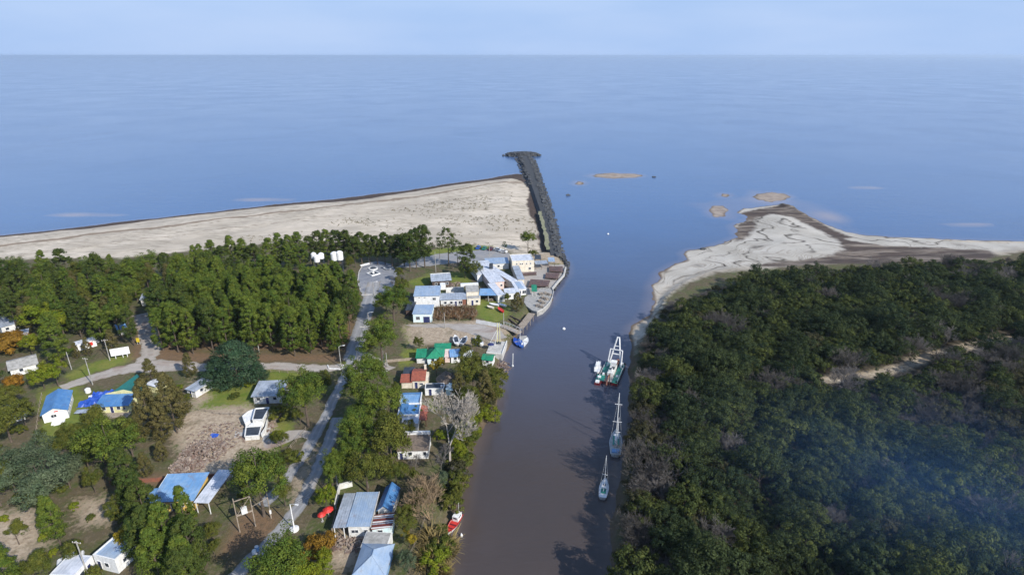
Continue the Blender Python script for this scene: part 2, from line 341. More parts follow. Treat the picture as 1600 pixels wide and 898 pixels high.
def ground_material():
    m, t, b = newmat('ground cover'); g = nd(t, 'ShaderNodeNewGeometry'); pos = g.outputs['Position']
    at = lambda n: nd(t, 'ShaderNodeAttribute', attribute_name=n).outputs['Fac']
    nA = noise(t, .05, 5, .6, pos); nB = noise(t, .22, 5, .65, pos); nC = noise(t, 1.1, 4, .65, pos); nD = noise(t, 4, 2, .6, pos)
    mp = nd(t, 'ShaderNodeMapping'); mp.inputs['Rotation'].default_value = (0, 0, R(-30)); mp.inputs['Scale'].default_value = (.25, 1.5, 1); t.links.new(pos, mp.inputs[0])
    nS = noise(t, .11, 6, .66, mp.outputs[0], .6); nS2 = noise(t, .5, 4, .7, mp.outputs[0])
    def edge(a, amp, w, n=nB):
        return ramp(t, math_(t, 'ADD', a, math_(t, 'MULTIPLY', math_(t, 'SUBTRACT', n, .5), amp)), -w, w)
    c = cmix(t, ramp(t, nB, .42, .60), (.098, .080, .048), (.066, .080, .026))
    c = cmix(t, ramp(t, nC, .5, .75, 0, .8), c, (.17, .135, .095))
    c = cmix(t, ramp(t, nD, .55, .8, 0, .5), c, (.035, .035, .02))
    lawn = cmix(t, ramp(t, nB, .35, .65), (.10, .14, .022), (.16, .165, .04)); lawn = cmix(t, ramp(t, nC, .5, .8, 0, .6), lawn, (.065, .09, .018))
    c = cmix(t, edge(at('lawn'), 9, 1.2), c, lawn)
    lit = cmix(t, ramp(t, nC, .4, .7), (.165, .105, .062), (.11, .078, .048))
    c = cmix(t, edge(at('litter'), 6, 1.5), c, lit)
    bare = cmix(t, ramp(t, nC, .4, .65), (.38, .31, .23), (.24, .185, .13)); bare = cmix(t, ramp(t, nB, .55, .7, 0, .7), bare, (.13, .11, .065))
    c = cmix(t, edge(at('bare'), 10, 1.5, nC), c, bare)
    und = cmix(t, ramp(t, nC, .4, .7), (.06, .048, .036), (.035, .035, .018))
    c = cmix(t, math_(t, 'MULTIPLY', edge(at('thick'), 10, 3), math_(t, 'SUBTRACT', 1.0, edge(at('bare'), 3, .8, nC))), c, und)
    c = cmix(t, edge(at('trail'), 5, 1.2, nC), c, cmix(t, ramp(t, nC, .4, .65), (.42, .36, .28), (.16, .13, .085)))
    sand = cmix(t, ramp(t, nA, .35, .65), (.55, .48, .39), (.45, .39, .31))
    sand = cmix(t, ramp(t, nS, .5, .68, 0, .6), sand, (.27, .23, .175)); sand = cmix(t, math_(t, 'MULTIPLY', ramp(t, nS2, .50, .64, 0, 1.0), ramp(t, noise(t, .017, 4, .6, pos), .40, .56)), sand, (.13, .115, .08))
    sand = cmix(t, ramp(t, noise(t, .014, 5, .7, pos, .6), .43, .56, 0, .6), sand, (.32, .28, .225))
    sh = at('shore')
    # drift lines left by earlier tides run parallel to the water's edge
    v = math_(t, 'ADD', at('coast'), math_(t, 'MULTIPLY', nS, 26.0)); fr = math_(t, 'ABSOLUTE', math_(t, 'SUBTRACT', math_(t, 'FRACT', math_(t, 'MULTIPLY', v, .052)), .5))
    ln = math_(t, 'MULTIPLY', ramp(t, fr, .015, .05, 1, 0), ramp(t, sh, 6, 12)); ln = math_(t, 'MULTIPLY', ln, ramp(t, nB, .4, .55))
    sand = cmix(t, math_(t, 'MULTIPLY', ln, .55), sand, (.12, .09, .06))
    # the spit: flat pale silt with dark curling lines
    sp = at('spit'); spc = cmix(t, ramp(t, nA, .4, .6), (.44, .41, .36), (.35, .325, .28))
    wv = math_(t, 'ADD', math_(t, 'MULTIPLY', sh, .075), math_(t, 'MULTIPLY', noise(t, .021, 3, .5, pos, 1.2), 5.0))
    fr2 = math_(t, 'ABSOLUTE', math_(t, 'SUBTRACT', math_(t, 'FRACT', wv), .5))
    ln2 = math_(t, 'MULTIPLY', ramp(t, fr2, .025, .10, 1, 0), ramp(t, noise(t, .03, 2, .5, pos), .36, .5))
    fr3 = math_(t, 'ABSOLUTE', math_(t, 'SUBTRACT', math_(t, 'FRACT', math_(t, 'MULTIPLY', wv, 4.0)), .5))
    ln3 = math_(t, 'MULTIPLY', ramp(t, fr3, .08, .2, .7, 0), ramp(t, noise(t, .028, 2, .5, pos), .5, .62))
    spc = cmix(t, ramp(t, nC, .45, .75, 0, .5), spc, (.30, .275, .235)); spc = cmix(t, math_(t, 'MULTIPLY', ln3, .8), spc, (.19, .16, .125)); spc = cmix(t, math_(t, 'MULTIPLY', ln2, ramp(t, nB, .3, .6, .6, 1.0)), spc, (.05, .04, .031))
    sand = cmix(t, edge(sp, 6, 1.5), sand, spc)
    # dark wrack and wet sand at the waterline
    cst = at('coast')
    wet = ramp(t, math_(t, 'SUBTRACT', sh, math_(t, 'ADD', at('wrackw'), math_(t, 'MULTIPLY', math_(t, 'SUBTRACT', nC, .5), 3.0))), -.4, 1.2, 1, 0)
    rl = math_(t, 'ABSOLUTE', math_(t, 'SUBTRACT', cst, math_(t, 'ADD', 17.0, math_(t, 'MULTIPLY', noise(t, .02, 4, .65, pos), 26.0)))); isw = ramp(t, at('wrackw'), 2, 3)
    rl = math_(t, 'MULTIPLY', ramp(t, math_(t, 'SUBTRACT', rl, math_(t, 'MULTIPLY', nB, 2.4)), -.2, 1.4, .85, 0), isw)
    sand = cmix(t, rl, sand, (.17, .125, .085))
    sand = cmix(t, wet, sand, cmix(t, ramp(t, nC, .4, .7), (.045, .033, .027), (.10, .072, .056)))
    sand = cmix(t, math_(t, 'MULTIPLY', at('bar'), .85), sand, cmix(t, ramp(t, nB, .4, .6), (.30, .245, .20), (.19, .15, .125)))
    c = cmix(t, edge(at('sand'), 12, 2), c, sand)
    mudc = cmix(t, ramp(t, nS2, .4, .62), (.085, .062, .05), (.05, .04, .034)); mudc = cmix(t, ramp(t, nS, .48, .62, 0, .85), mudc, (.24, .20, .16))
    c = cmix(t, edge(at('mud'), 8, 1.5), c, mudc)
    wetb = ramp(t, math_(t, 'ADD', sh, math_(t, 'MULTIPLY', nC, 1.5)), 1.0, 2.6, 1, 0); c = cmix(t, math_(t, 'MULTIPLY', wetb, .75), c, (.11, .078, .055))
    t.links.new(c, b.inputs['Base Color']); b.inputs['Roughness'].default_value = .95; b.inputs['Specular IOR Level'].default_value = .15
    bp = nd(t, 'ShaderNodeBump'); bp.inputs['Strength'].default_value = .6; bp.inputs['Distance'].default_value = .35
    t.links.new(math_(t, 'ADD', nC, math_(t, 'MULTIPLY', nD, .4)), bp.inputs['Height']); t.links.new(bp.outputs[0], b.inputs['Normal'])
    return m
GM = ground_material()
idx = np.arange(nx * ny).reshape(ny, nx)
quads = np.stack([idx[:-1, :-1], idx[:-1, 1:], idx[1:, 1:], idx[1:, :-1]], -1).reshape(-1, 4)
cc = lambda a: .25 * (a[:-1, :-1] + a[:-1, 1:] + a[1:, 1:] + a[1:, :-1]).ravel()
keep = np.max(np.stack([Z[:-1, :-1], Z[:-1, 1:], Z[1:, 1:], Z[1:, :-1]], -1), -1).ravel() > -1.0
qs, qL, qR, qB = cc(A['sand']), cc(sL), cc(sR), cc(sB)
isR = qR > qL; isB = qB > np.maximum(qL, qR)
zone = np.where(isB, 4, np.where(isR, np.where(qs > 0, 3, 2), np.where(qs > 0, 1, 0)))
V3 = np.stack([GX, GY, Z], -1).reshape(-1, 3)
def submesh(name, q, verts, attrs, m):
    u, inv = np.unique(q, return_inverse=True); me = npmesh(name, verts[u], inv.reshape(-1, 4))
    for k, a in attrs.items(): me.attributes.new(k, 'FLOAT', 'POINT').data.foreach_set('value', np.clip(a.ravel()[u], -60, 60).astype(np.float32))
    me.polygons.foreach_set('use_smooth', np.ones(len(q), bool)); return mk(name, me, m)
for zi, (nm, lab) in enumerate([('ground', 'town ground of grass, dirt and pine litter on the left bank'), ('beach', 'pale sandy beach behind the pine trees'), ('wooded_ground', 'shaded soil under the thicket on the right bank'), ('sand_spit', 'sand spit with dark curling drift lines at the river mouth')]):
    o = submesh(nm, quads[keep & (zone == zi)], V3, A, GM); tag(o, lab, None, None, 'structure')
for k, (b, lab) in enumerate(zip(bars, ['long flat sandbar off the river mouth', 'tiny sandbar just left of the long flat sandbar', 'muddy pink shoal beside the sand spit tip', 'small low shoal above the muddy pink shoal', 'ring shaped sandbar beyond the tip of the spit'])):
    q = quads[keep & (zone == 4)]; sdb = cc(sdpoly(GX, GY, b))[keep & (zone == 4)]
    q = q[sdb > -9] if k != 99 else q
    if len(q): tag(submesh('sandbar', q, V3, A, GM), lab, None, None, 'structure')

# water: one level sheet, silt-brown, shallower and paler over the bars
wx = np.concatenate([-np.geomspace(44000, 420, 40), np.arange(-400, 401, 5.), np.geomspace(420, 44000, 40)])
wy = np.concatenate([np.linspace(-400, 60, 8), np.arange(70, 640, 5.), np.geomspace(650, 45000, 60)])
WX, WY = np.meshgrid(wx, wy)
wl = np.maximum(sdpoly(WX, WY, landL), sdpoly(WX, WY, landR)); shal = np.exp(np.minimum(wl, 0) / 5) * .35
for b in bars: shal = np.maximum(shal, np.exp(np.minimum(sdpoly(WX, WY, b), 0) / 6) * .42)
shal = np.maximum(shal, .8 * np.exp(np.minimum(sdpoly(WX, WY, pts([(1130, 372), (1148, 352), (1100, 320), (1180, 300), (1260, 315), (1330, 355), (1290, 352), (1160, 325)], 0)), 0) / 10) * (vnoise(WX, WY, 22, 8) ** 1.2))
for b in faint: shal = np.maximum(shal, sm((sdpoly(WX, WY, b) + 6) / 9) * (.25 + .5 * vnoise(WX, WY, 16, 21)))
# river silt thins out towards the sea
silt = np.clip(1.02 - (WY - 105) / 250, 0, 1) ** 1.15
def water_material():
    m, t, b = newmat('silty water'); g = nd(t, 'ShaderNodeNewGeometry'); pos = g.outputs['Position']
    sh = nd(t, 'ShaderNodeAttribute', attribute_name='shallow').outputs['Fac']
    n1 = noise(t, .012, 4, .55, pos, .5); n0 = noise(t, .0011, 4, .55, pos, .8)
    c = cmix(t, ramp(t, n1, .35, .65), (.066, .051, .045), (.049, .041, .039))
    silt = nd(t, 'ShaderNodeAttribute', attribute_name='silt').outputs['Fac']
    sea_c = cmix(t, ramp(t, n0, .42, .62), (.045, .098, .215), (.054, .110, .23))
    c = cmix(t, ramp(t, math_(t, 'ADD', silt, math_(t, 'MULTIPLY', math_(t, 'SUBTRACT', n1, .5), .35)), 0, 1), sea_c, c)
    c = cmix(t, ramp(t, sh, .15, 1.0, 0, .9), c, (.33, .25, .21))
    t.links.new(c, b.inputs['Base Color']); b.inputs['IOR'].default_value = 1.33; t.links.new(ramp(t, noise(t, .009, 4, .6, pos, .6), .35, .65, .10, .17), b.inputs['Roughness'])
    mp = nd(t, 'ShaderNodeMapping'); mp.inputs['Rotation'].default_value = (0, 0, R(-18)); mp.inputs['Scale'].default_value = (1, 2.2, 1); t.links.new(pos, mp.inputs[0])
    h = math_(t, 'ADD', noise(t, .35, 4, .6, mp.outputs[0], .4), math_(t, 'MULTIPLY', noise(t, .05, 3, .6, mp.outputs[0]), 1.2))
    bp = nd(t, 'ShaderNodeBump'); bp.inputs['Distance'].default_value = .5
    t.links.new(ramp(t, noise(t, .006, 3, .6, pos), .35, .65, .12, .26), bp.inputs['Strength'])
    t.links.new(h, bp.inputs['Height']); t.links.new(bp.outputs[0], b.inputs['Normal']); return m
WM = water_material()
wi = np.arange(WX.size).reshape(WX.shape); wq = np.stack([wi[:-1, :-1], wi[:-1, 1:], wi[1:, 1:], wi[1:, :-1]], -1).reshape(-1, 4)
wcx, wcy, wcl = cc(WX), cc(WY), cc(wl); ymouth = P(880, 400).y
river = (wcy < ymouth) & (np.abs(wcx) < 130)
WV = np.stack([WX, WY, np.zeros_like(WX)], -1).reshape(-1, 3)
ok = wcl < 14
tag(submesh('river', wq[river & ok], WV, dict(shallow=shal, silt=silt), WM), 'calm brown river running out between the two banks', None, None, 'structure')
tag(submesh('sea', wq[~river & ok], WV, dict(shallow=shal, silt=silt), WM), 'wide blue sea reaching to the horizon', None, None, 'structure')

# ---------------------------------------------------------------- roads and paved areas (sheets laid just over the ground)
def asphalt(name, c1, c2, c3):
    m, t, b = newmat(name); g = nd(t, 'ShaderNodeNewGeometry'); pos = g.outputs['Position']
    c = cmix(t, ramp(t, noise(t, .35, 5, .65, pos), .35, .65), c1, c2); c = cmix(t, ramp(t, noise(t, .12, 4, .7, pos, .5), .52, .68, 0, .8), c, c3)
    c = cmix(t, ramp(t, noise(t, 3, 3, .7, pos), .55, .8, 0, .5), c, tuple(x * .5 for x in c1))
    lat = math_(t, 'ABSOLUTE', nd(t, 'ShaderNodeAttribute', attribute_name='lat').outputs['Fac']); n5 = noise(t, .5, 4, .7, pos)
    rut = ramp(t, math_(t, 'ABSOLUTE', math_(t, 'SUBTRACT', lat, .42)), .05, .24, .45, 0); c = cmix(t, rut, c, tuple(min(1, x * 1.35) for x in c2))
    vg = ramp(t, math_(t, 'ADD', lat, math_(t, 'MULTIPLY', math_(t, 'SUBTRACT', n5, .5), .9)), .82, 1.02, 0, .85); c = cmix(t, vg, c, (.12, .10, .055))
    t.links.new(c, b.inputs['Base Color']); b.inputs['Roughness'].default_value = .9; return m
RM = asphalt('worn asphalt', (.19, .192, .20), (.235, .235, .24), (.29, .255, .215)); GR = asphalt('gravel track', (.34, .31, .28), (.27, .24, .21), (.20, .13, .10)); PL = asphalt('plaza paving', (.14, .15, .18), (.20, .21, .23), (.30, .29, .28))
def ribbon(name, line, w, m, label, z=.03, jit=.25, seed=3):
    rr = random.Random(seed); p = [P(u, v) for u, v in line]; q = []
    for a, b in zip(p[:-1], p[1:]):
        n = max(2, int((b - a).length / 1.5)); q += [a.lerp(b, i / n) for i in range(n)]
    q.append(p[-1]); 
    for _ in range(6): q = [q[0]] + [(q[i - 1] + q[i] * 2 + q[i + 1]) / 4 for i in range(1, len(q) - 1)] + [q[-1]]
    mb = MB(); vs = []
    for i, a in enumerate(q):
        d = (q[min(i + 1, len(q) - 1)] - q[max(i - 1, 0)]); d.z = 0; d.normalize(); n = Vector((-d.y, d.x, 0)); ww = w if not callable(w) else w(i / len(q))
        l = a + n * (ww / 2 + rr.uniform(-jit, jit)); r_ = a - n * (ww / 2 + rr.uniform(-jit, jit)); l.z = r_.z = GZ + z; vs += [l, r_]
    mb.add(vs, [(2 * i, 2 * i + 1, 2 * i + 3, 2 * i + 2) for i in range(len(q) - 1)])
    ob = mb.build(name, m); ob.data.attributes.new('lat', 'FLOAT', 'POINT').data.foreach_set('value', np.tile(np.array([1, -1], np.float32), len(q)))
    return tag(ob, label, None, None, 'structure')
def sheet(name, poly, m, label, z=.02, jit=.4, seed=5):
    rr = random.Random(seed); p = [P(u, v) for u, v in poly]; q = []
    for a, b in zip(p, p[1:] + p[:1]):
        n = max(1, int((b - a).length / 2)); q += [a.lerp(b, i / n) + Vector((rr.uniform(-jit, jit), rr.uniform(-jit, jit), 0)) for i in range(n)]
    return tag(MB().add([(a.x, a.y, GZ + z) for a in q], [tuple(range(len(q)))]).build(name, m), label, None, None, 'structure')
roadA = [(548, 560), (538, 590), (524, 618), (505, 658), (479, 703), (460, 732), (434, 766), (410, 790)]
roadB = [(528, 652), (522, 668), (510, 702), (494, 737), (474, 780), (440, 828), (405, 862), (362, 905), (330, 945)]
roadN = [(548, 562), (556, 540), (566, 508), (574, 480), (581, 455), (585, 440)]
roadW = [(552, 572), (505, 576), (440, 572), (380, 571), (320, 574), (260, 571), (215, 572), (165, 584), (118, 598), (96, 606)]
ribbon('road', roadN, 5.5, RM, 'main road running along the pine plantation to the plaza', .030)
ribbon('road', roadA, 2.9, RM, 'left lane of the split road through the village', .034)
ribbon('road', roadB, 3.2, RM, 'right lane of the split road down to the lower edge', .038, .25, 9)
ribbon('dirt_road', roadW, lambda t: 4.5 + 3.5 * math.exp(-((t - .72) / .12) ** 2), GR, 'pale gravel road in front of the pine plantation', .026, .5)
ribbon('dirt_track', [(225, 566), (240, 545), (232, 520), (222, 490)], 6, GR, 'dirt track going up into the wood', .022, .7)
sheet('plaza', [(562, 452), (560, 430), (567, 412), (590, 408), (612, 412), (622, 428), (616, 446), (602, 460), (590, 470), (570, 470)], PL, 'round asphalt plaza at the top of the main road', .018)
sheet('car_park', [(618, 418), (650, 402), (690, 396), (742, 391), (775, 388), (797, 396), (800, 405), (790, 411), (752, 414), (735, 408), (700, 412), (650, 418)], RM, 'grey car park behind the restaurant', .014)
sheet('junction', [(545, 590), (556, 565), (560, 548), (576, 552), (600, 562), (616, 575), (600, 585), (570, 580), (552, 600)], GR, 'gravel junction by the plantation corner', .042, .6)
sheet('yard', [(632, 508), (690, 505), (750, 506), (780, 514), (792, 528), (770, 530), (738, 522), (700, 512), (640, 511)], GR, 'gravel yard leading to the boat slip', .022, .5)
sheet('patio', [(800, 432), (838, 412), (882, 414), (883, 430), (864, 450), (840, 458), (824, 462), (806, 452)], GR, 'worn patio ground around the brown decks', .016, .6)
sheet('footpath', [(744, 499), (784, 506), (783, 512), (743, 505)], M['conpale'], 'white concrete footpath to the small pier', .05, .03)
sheet('footpath', [(410, 690), (455, 672), (500, 672), (497, 685), (460, 684), (420, 702)], GR, 'dirt footpath beside the ruin', .012, .6)
# ---------------------------------------------------------------- vegetation
def unit(a): return a / np.maximum(np.linalg.norm(a, axis=-1, keepdims=True), 1e-9)
def leafcloud(cent, rad, n, size, rng, squash=.75, up=.35, axis0=None, stretch=.62, droop=0.):
    """leaf-sized faces spread over clumps; cent (k,3), rad (k,)"""
    k = len(cent); cid = np.repeat(np.arange(k), n); N = k * n
    d = unit(rng.normal(size=(N, 3)) + np.array([0, 0, up])); rr = rad[cid][:, None] * (.55 + .5 * rng.random((N, 1)))
    p = cent[cid] + d * rr * np.array([1, 1, squash])
    if axis0 is None: axis0 = cent.mean(0)
    o = unit(p - axis0); nrm = unit(d + .5 * o + rng.normal(size=(N, 3)) * .33)
    tn = unit(np.cross(nrm, rng.normal(size=(N, 3)))); bt = np.cross(nrm, tn); s = (size * (.65 + .7 * rng.random((N, 1)))) / 2
    tn = tn * s; bt = bt * s * stretch
    v = np.stack([p - tn * 1.1, p - bt, p + tn * 1.1, p + bt], 1).reshape(-1, 3)
    return v, np.arange(4 * N).reshape(-1, 4), np.repeat(rng.random(k)[cid], 4)
def crownmesh(name, cent, rad, n, size, seed, m, **kw):
    rng = np.random.RandomState(seed)
    v, f, cl = leafcloud(np.asarray(cent, float), np.asarray(rad, float), int(n * 2.2), size * .56, rng, **kw)
    me = npmesh(name, v, f); me.attributes.new('clump', 'FLOAT', 'POINT').data.foreach_set('value', cl.astype(np.float32)); me.materials.append(m); return me
def trunkmesh(name, h, r0, limbs, m, lean=0., seed=0, zs=.4, reach=3.):
    rr = random.Random(seed); mb = MB(); a = rr.uniform(0, 6.28)
    path = [(lean * math.cos(a) * (t ** 1.5) * h, lean * math.sin(a) * (t ** 1.5) * h, -.3 + t * (h + .3)) for t in (0, .06, .25, .5, .75, 1)]
    mb.tube(path, [r0 * 1.35, r0, r0 * .85, r0 * .65, r0 * .4, r0 * .12], 7)
    for i in range(limbs):
        t = zs + (1 - zs) * (i + .5) / limbs; b = a + i * 2.4; z = t * h; L = reach * (1.15 - t) + .4; ox = lean * math.cos(a) * t ** 1.5 * h; oy = lean * math.sin(a) * t ** 1.5 * h
        mb.tube([(ox, oy, z), (ox + L * .5 * math.cos(b), oy + L * .5 * math.sin(b), z + L * .25), (ox + L * math.cos(b), oy + L * math.sin(b), z + L * .7)], [r0 * .35 * (1.3 - t), r0 * .25 * (1.3 - t), .03], 4)
    me = bpy.data.meshes.new(name); me.from_pydata(mb.v, [], mb.f); me.materials.append(m); return me
LM = dict(
 pine=leafmat('pine needles', (0.064, 0.104, 0.021), (0.095, 0.131, 0.024), (0.146, 0.167, 0.027)),
 pined=leafmat('dark pine needles', (0.041, 0.067, 0.019), (0.061, 0.084, 0.021), (0.092, 0.107, 0.024)),
 broad=leafmat('broad leaves', (0.063, 0.084, 0.019), (0.098, 0.110, 0.024), (0.142, 0.138, 0.029)),
 olive=leafmat('olive leaves', (0.087, 0.086, 0.032), (0.109, 0.097, 0.036), (0.153, 0.128, 0.049)),
 bright=leafmat('fresh leaves', (0.107, 0.154, 0.015), (0.138, 0.167, 0.017), (0.200, 0.201, 0.024)),
 yellow=leafmat('yellow leaves', (0.200, 0.170, 0.018), (0.230, 0.180, 0.023), (0.300, 0.220, 0.027)),
 orange=leafmat('autumn leaves', (0.200, 0.120, 0.023), (0.220, 0.110, 0.018), (0.300, 0.170, 0.027)),
 euca=leafmat('blue green leaves', (0.065, 0.098, 0.053), (0.084, 0.111, 0.061), (0.128, 0.151, 0.088)),
 cedar=leafmat('cedar needles', (0.032, 0.068, 0.036), (0.044, 0.078, 0.041), (0.080, 0.115, 0.061)),
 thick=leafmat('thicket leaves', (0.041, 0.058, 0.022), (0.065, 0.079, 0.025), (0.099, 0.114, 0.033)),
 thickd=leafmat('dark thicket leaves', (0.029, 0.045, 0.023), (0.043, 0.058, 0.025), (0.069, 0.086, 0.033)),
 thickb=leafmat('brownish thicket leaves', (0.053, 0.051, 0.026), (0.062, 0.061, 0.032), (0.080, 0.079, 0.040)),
 reed=leafmat('dry reeds', (0.260, 0.200, 0.081), (0.220, 0.170, 0.072), (0.340, 0.270, 0.126)),
 ybush=leafmat('yellow green thicket leaves', (.07, .085, .016), (.085, .10, .018), (.11, .12, .025)),
 vine=leafmat('withered vine leaves', (0.150, 0.085, 0.045), (0.190, 0.120, 0.068), (0.280, 0.200, 0.117)),
)
def rs(seed):
    r = np.random.RandomState(seed); return r
def pine_c(seed, H=19., Rr=3.6, z0=.34, k=72, flat=0.):
    k = int(k * 1.5)
    r = rs(seed); t = r.random_sample(k) ** .85; a = r.random_sample(k) * 6.283
    prof = Rr * np.minimum(1, (1.02 - t) ** (.62 - .25 * flat) * 1.12) * np.minimum(1, .45 + t * 2.6)
    lop = 1 + .22 * np.sin(a + seed) + .14 * np.sin(3 * a + 2 * seed + 5 * t); q = prof * lop * (.5 + .5 * r.random_sample(k) ** .5); z = H * (z0 + (1 - z0) * t) - .6
    return np.stack([q * np.cos(a), q * np.sin(a), z], 1), (.48 + .55 * r.random_sample(k)) * Rr / 3.6 * (1.2 - .3 * t)
def dome_c(seed, H=12., Rr=5., z0=.3, k=80, lob=5):
    r = rs(seed); c = []; rad = []
    lobes = [(r.random_sample() * 6.28, .3 + .4 * r.random_sample(), r.random_sample()) for _ in range(lob)]
    for i in range(k):
        la, lq, lz = lobes[i % lob]; d = r.normal(size=3); d /= np.linalg.norm(d); d[2] = abs(d[2]) * .9 - .25 * r.random_sample()
        cz = H * (z0 + (1 - z0) * (.3 + .25 * lz)); rz = H * (1 - z0) * (.34 + .16 * lz); f = .65 + .4 * r.random_sample()
        c.append([Rr * (lq * math.cos(la) + d[0] * .56 * f), Rr * (lq * math.sin(la) + d[1] * .56 * f), cz + rz * d[2] * f]); rad.append((.75 + .6 * r.random_sample()) * Rr / 5)
    return np.array(c), np.array(rad)
def low_c(seed, H=5., Rr=3., k=46):
    k = int(k * 1.5)
    r = rs(seed); c = []; rad = []
    for i in range(k):
        a = r.random_sample() * 6.283; q = Rr * math.sqrt(r.random_sample()) * .95 * (1 + .2 * math.sin(2 * a + seed) + .12 * math.sin(5 * a + 2 * seed)); z = H * (.16 + .78 * math.sqrt(max(0, 1 - (q / Rr / 1.3) ** 2)) * (.6 + .42 * r.random_sample()))
        if r.random_sample() < .3: z *= .55
        c.append([q * math.cos(a), q * math.sin(a), z]); rad.append((.38 + .48 * r.random_sample()) * Rr / 3)
    return np.array(c), np.array(rad)
def twigmesh(name, m, seed, H, spread, r0, depth, kids, trunk=.25, minr=.025, ang=.55, upw=.25):
    """leafless branching: every limb a tapering three-sided stem"""
    r = random.Random(seed); V = []; F = []
    def seg(p, d, L, rad, lev):
        q = p + d * L; x = d.orthogonal().normalized(); y = d.cross(x); b = len(V); r2 = max(rad * .62, minr)
        for k in range(3):
            a = 2.094 * k; V.append(tuple(p + (x * math.cos(a) + y * math.sin(a)) * rad))
        for k in range(3):
            a = 2.094 * k; V.append(tuple(q + (x * math.cos(a) + y * math.sin(a)) * r2))
        for k in range(3): F.append((b + k, b + (k + 1) % 3, b + 3 + (k + 1) % 3, b + 3 + k))
        if lev == 0: return
        for i in range(kids if lev > 1 else kids + 1):
            nd_ = (d + Vector((r.gauss(0, ang), r.gauss(0, ang), r.gauss(0, ang * .6) + upw))).normalized()
            seg(p.lerp(q, r.uniform(.45, 1.0) if i else 1.0), nd_, L * r.uniform(.62, .86), r2 * r.uniform(.7, 1), lev - 1)
    base = Vector((0, 0, -.2)); n0 = 1 if trunk > 0 else 6
    for i in range(n0):
        a = r.uniform(0, 6.28); t = 0.05 if n0 == 1 else spread
        seg(base, Vector((math.cos(a) * t, math.sin(a) * t, 1)).normalized(), H * (trunk if n0 == 1 else .38), r0, depth)
    me = npmesh(name, V, F); me.materials.append(m); return me

CR = {}; TR = {}
CR['pine'] = [crownmesh('crown', *pine_c(10 + i, 19, 3.7, .14 + .05 * (i % 3), 96), 34, .62, 10 + i, LM['pine'], up=.5) for i in range(6)]
CR['pined'] = [crownmesh('crown', *pine_c(20 + i, 16, 3.5, .30, 78, .6), 34, .58, 20 + i, LM['pined'], up=.5) for i in range(5)]
CR['umbrella'] = [crownmesh('crown', *pine_c(30 + i, 17, 3.6, .55, 30, 1.), 36, .55, 30 + i, LM['pined'], up=.4) for i in range(3)]
CR['broad'] = [crownmesh('crown', *dome_c(40 + i, 15, 5.5, .2, 110, 6), 44, .60, 40 + i, LM['broad']) for i in range(4)]
CR['bigpine'] = [crownmesh('crown', *dome_c(45 + i, 18, 5.6, .22, 120, 7), 44, .60, 45 + i, LM['pine']) for i in range(4)]
CR['olive'] = [crownmesh('crown', *pine_c(50 + i, 15, 3.6, .12, 80), 40, .55, 50 + i, LM['olive'], up=.6) for i in range(3)]
CR['bright'] = [crownmesh('crown', *dome_c(60 + i, 11, 4.5, .2, 90, 5), 40, .6, 60 + i, LM['bright']) for i in range(3)]
CR['yellow'] = [crownmesh('crown', *dome_c(70 + i, 7, 2.8, .2, 50, 4), 34, .5, 70 + i, LM['yellow']) for i in range(2)]
CR['orange'] = [crownmesh('crown', *low_c(75 + i, 4, 3.4, 50), 40, .5, 75 + i, LM['orange']) for i in range(2)]
CR['euca'] = [crownmesh('crown', *dome_c(80 + i, 14, 5.5, .22, 100, 6), 42, .6, 80 + i, LM['euca']) for i in range(3)]
CR['cedar'] = [crownmesh('crown', *pine_c(90 + i, 11, 6.5, .05, 130), 36, .6, 90 + i, LM['cedar'], squash=.35) for i in range(2)]
CR['shrub'] = [crownmesh('crown', *low_c(100 + i, 3.2, 2.4, 34), 46, .42, 100 + i, LM['broad']) for i in range(4)]
CR['shrubb'] = [crownmesh('crown', *low_c(105 + i, 3.2, 2.4, 34), 46, .42, 105 + i, LM['bright']) for i in range(2)]
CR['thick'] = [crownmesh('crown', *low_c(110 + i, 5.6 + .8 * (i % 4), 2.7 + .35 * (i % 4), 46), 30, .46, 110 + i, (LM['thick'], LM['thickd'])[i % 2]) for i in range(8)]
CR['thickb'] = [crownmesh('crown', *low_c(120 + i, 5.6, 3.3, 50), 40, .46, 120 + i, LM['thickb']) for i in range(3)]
CR['thicky'] = [crownmesh('crown', *low_c(125, 6.2, 2.8, 46), 46, .50, 125, LM['ybush'])]
CR['reed'] = []
TB = M['bark']
TR['pine'] = [trunkmesh('trunk', 17.5, .24, 9, TB, .02, i, .35) for i in range(3)]
TR['pined'] = [trunkmesh('trunk', 14.5, .20, 9, TB, .03, 5 + i, .45) for i in range(2)]
TR['umbrella'] = [trunkmesh('trunk', 15.5, .22, 10, TB, .05, 9, .5, 3.6)]
for k_, h_, r_ in (('broad', 12, .30), ('bigpine', 15, .34), ('olive', 13, .2), ('bright', 8.5, .2), ('yellow', 5.2, .12), ('orange', 2.6, .1), ('euca', 11, .28), ('cedar', 9.5, .25), ('shrub', 2.2, .07), ('shrubb', 2.2, .07), ('thick', 4.6, .14), ('thickb', 4., .12), ('thicky', 4.4, .12)):
    TR[k_] = [trunkmesh('trunk', h_, r_, 8, TB, .03, hash(k_) % 7 if False else len(k_), .3, h_ * .28)]
BARE = dict(white=[twigmesh('branches', M['barkpale'], 7, 19, .3, .26, 7, 3, .22, .024, .46, .26)],
            grey=[twigmesh('branches', M['barkgrey'], 20 + i, 10, .4, .16, 6, 3, .24, .03, .5, .22) for i in range(3)],
            bush=[twigmesh('branches', M['bushgrey'], 30 + i, 6.0, .6, .07, 5, 3, 0, .022, .50, .20) for i in range(4)],
            palebush=[twigmesh('branches', M['barkgrey'], 36 + i, 6.2, .6, .07, 5, 3, 0, .022, .5, .2) for i in range(2)])
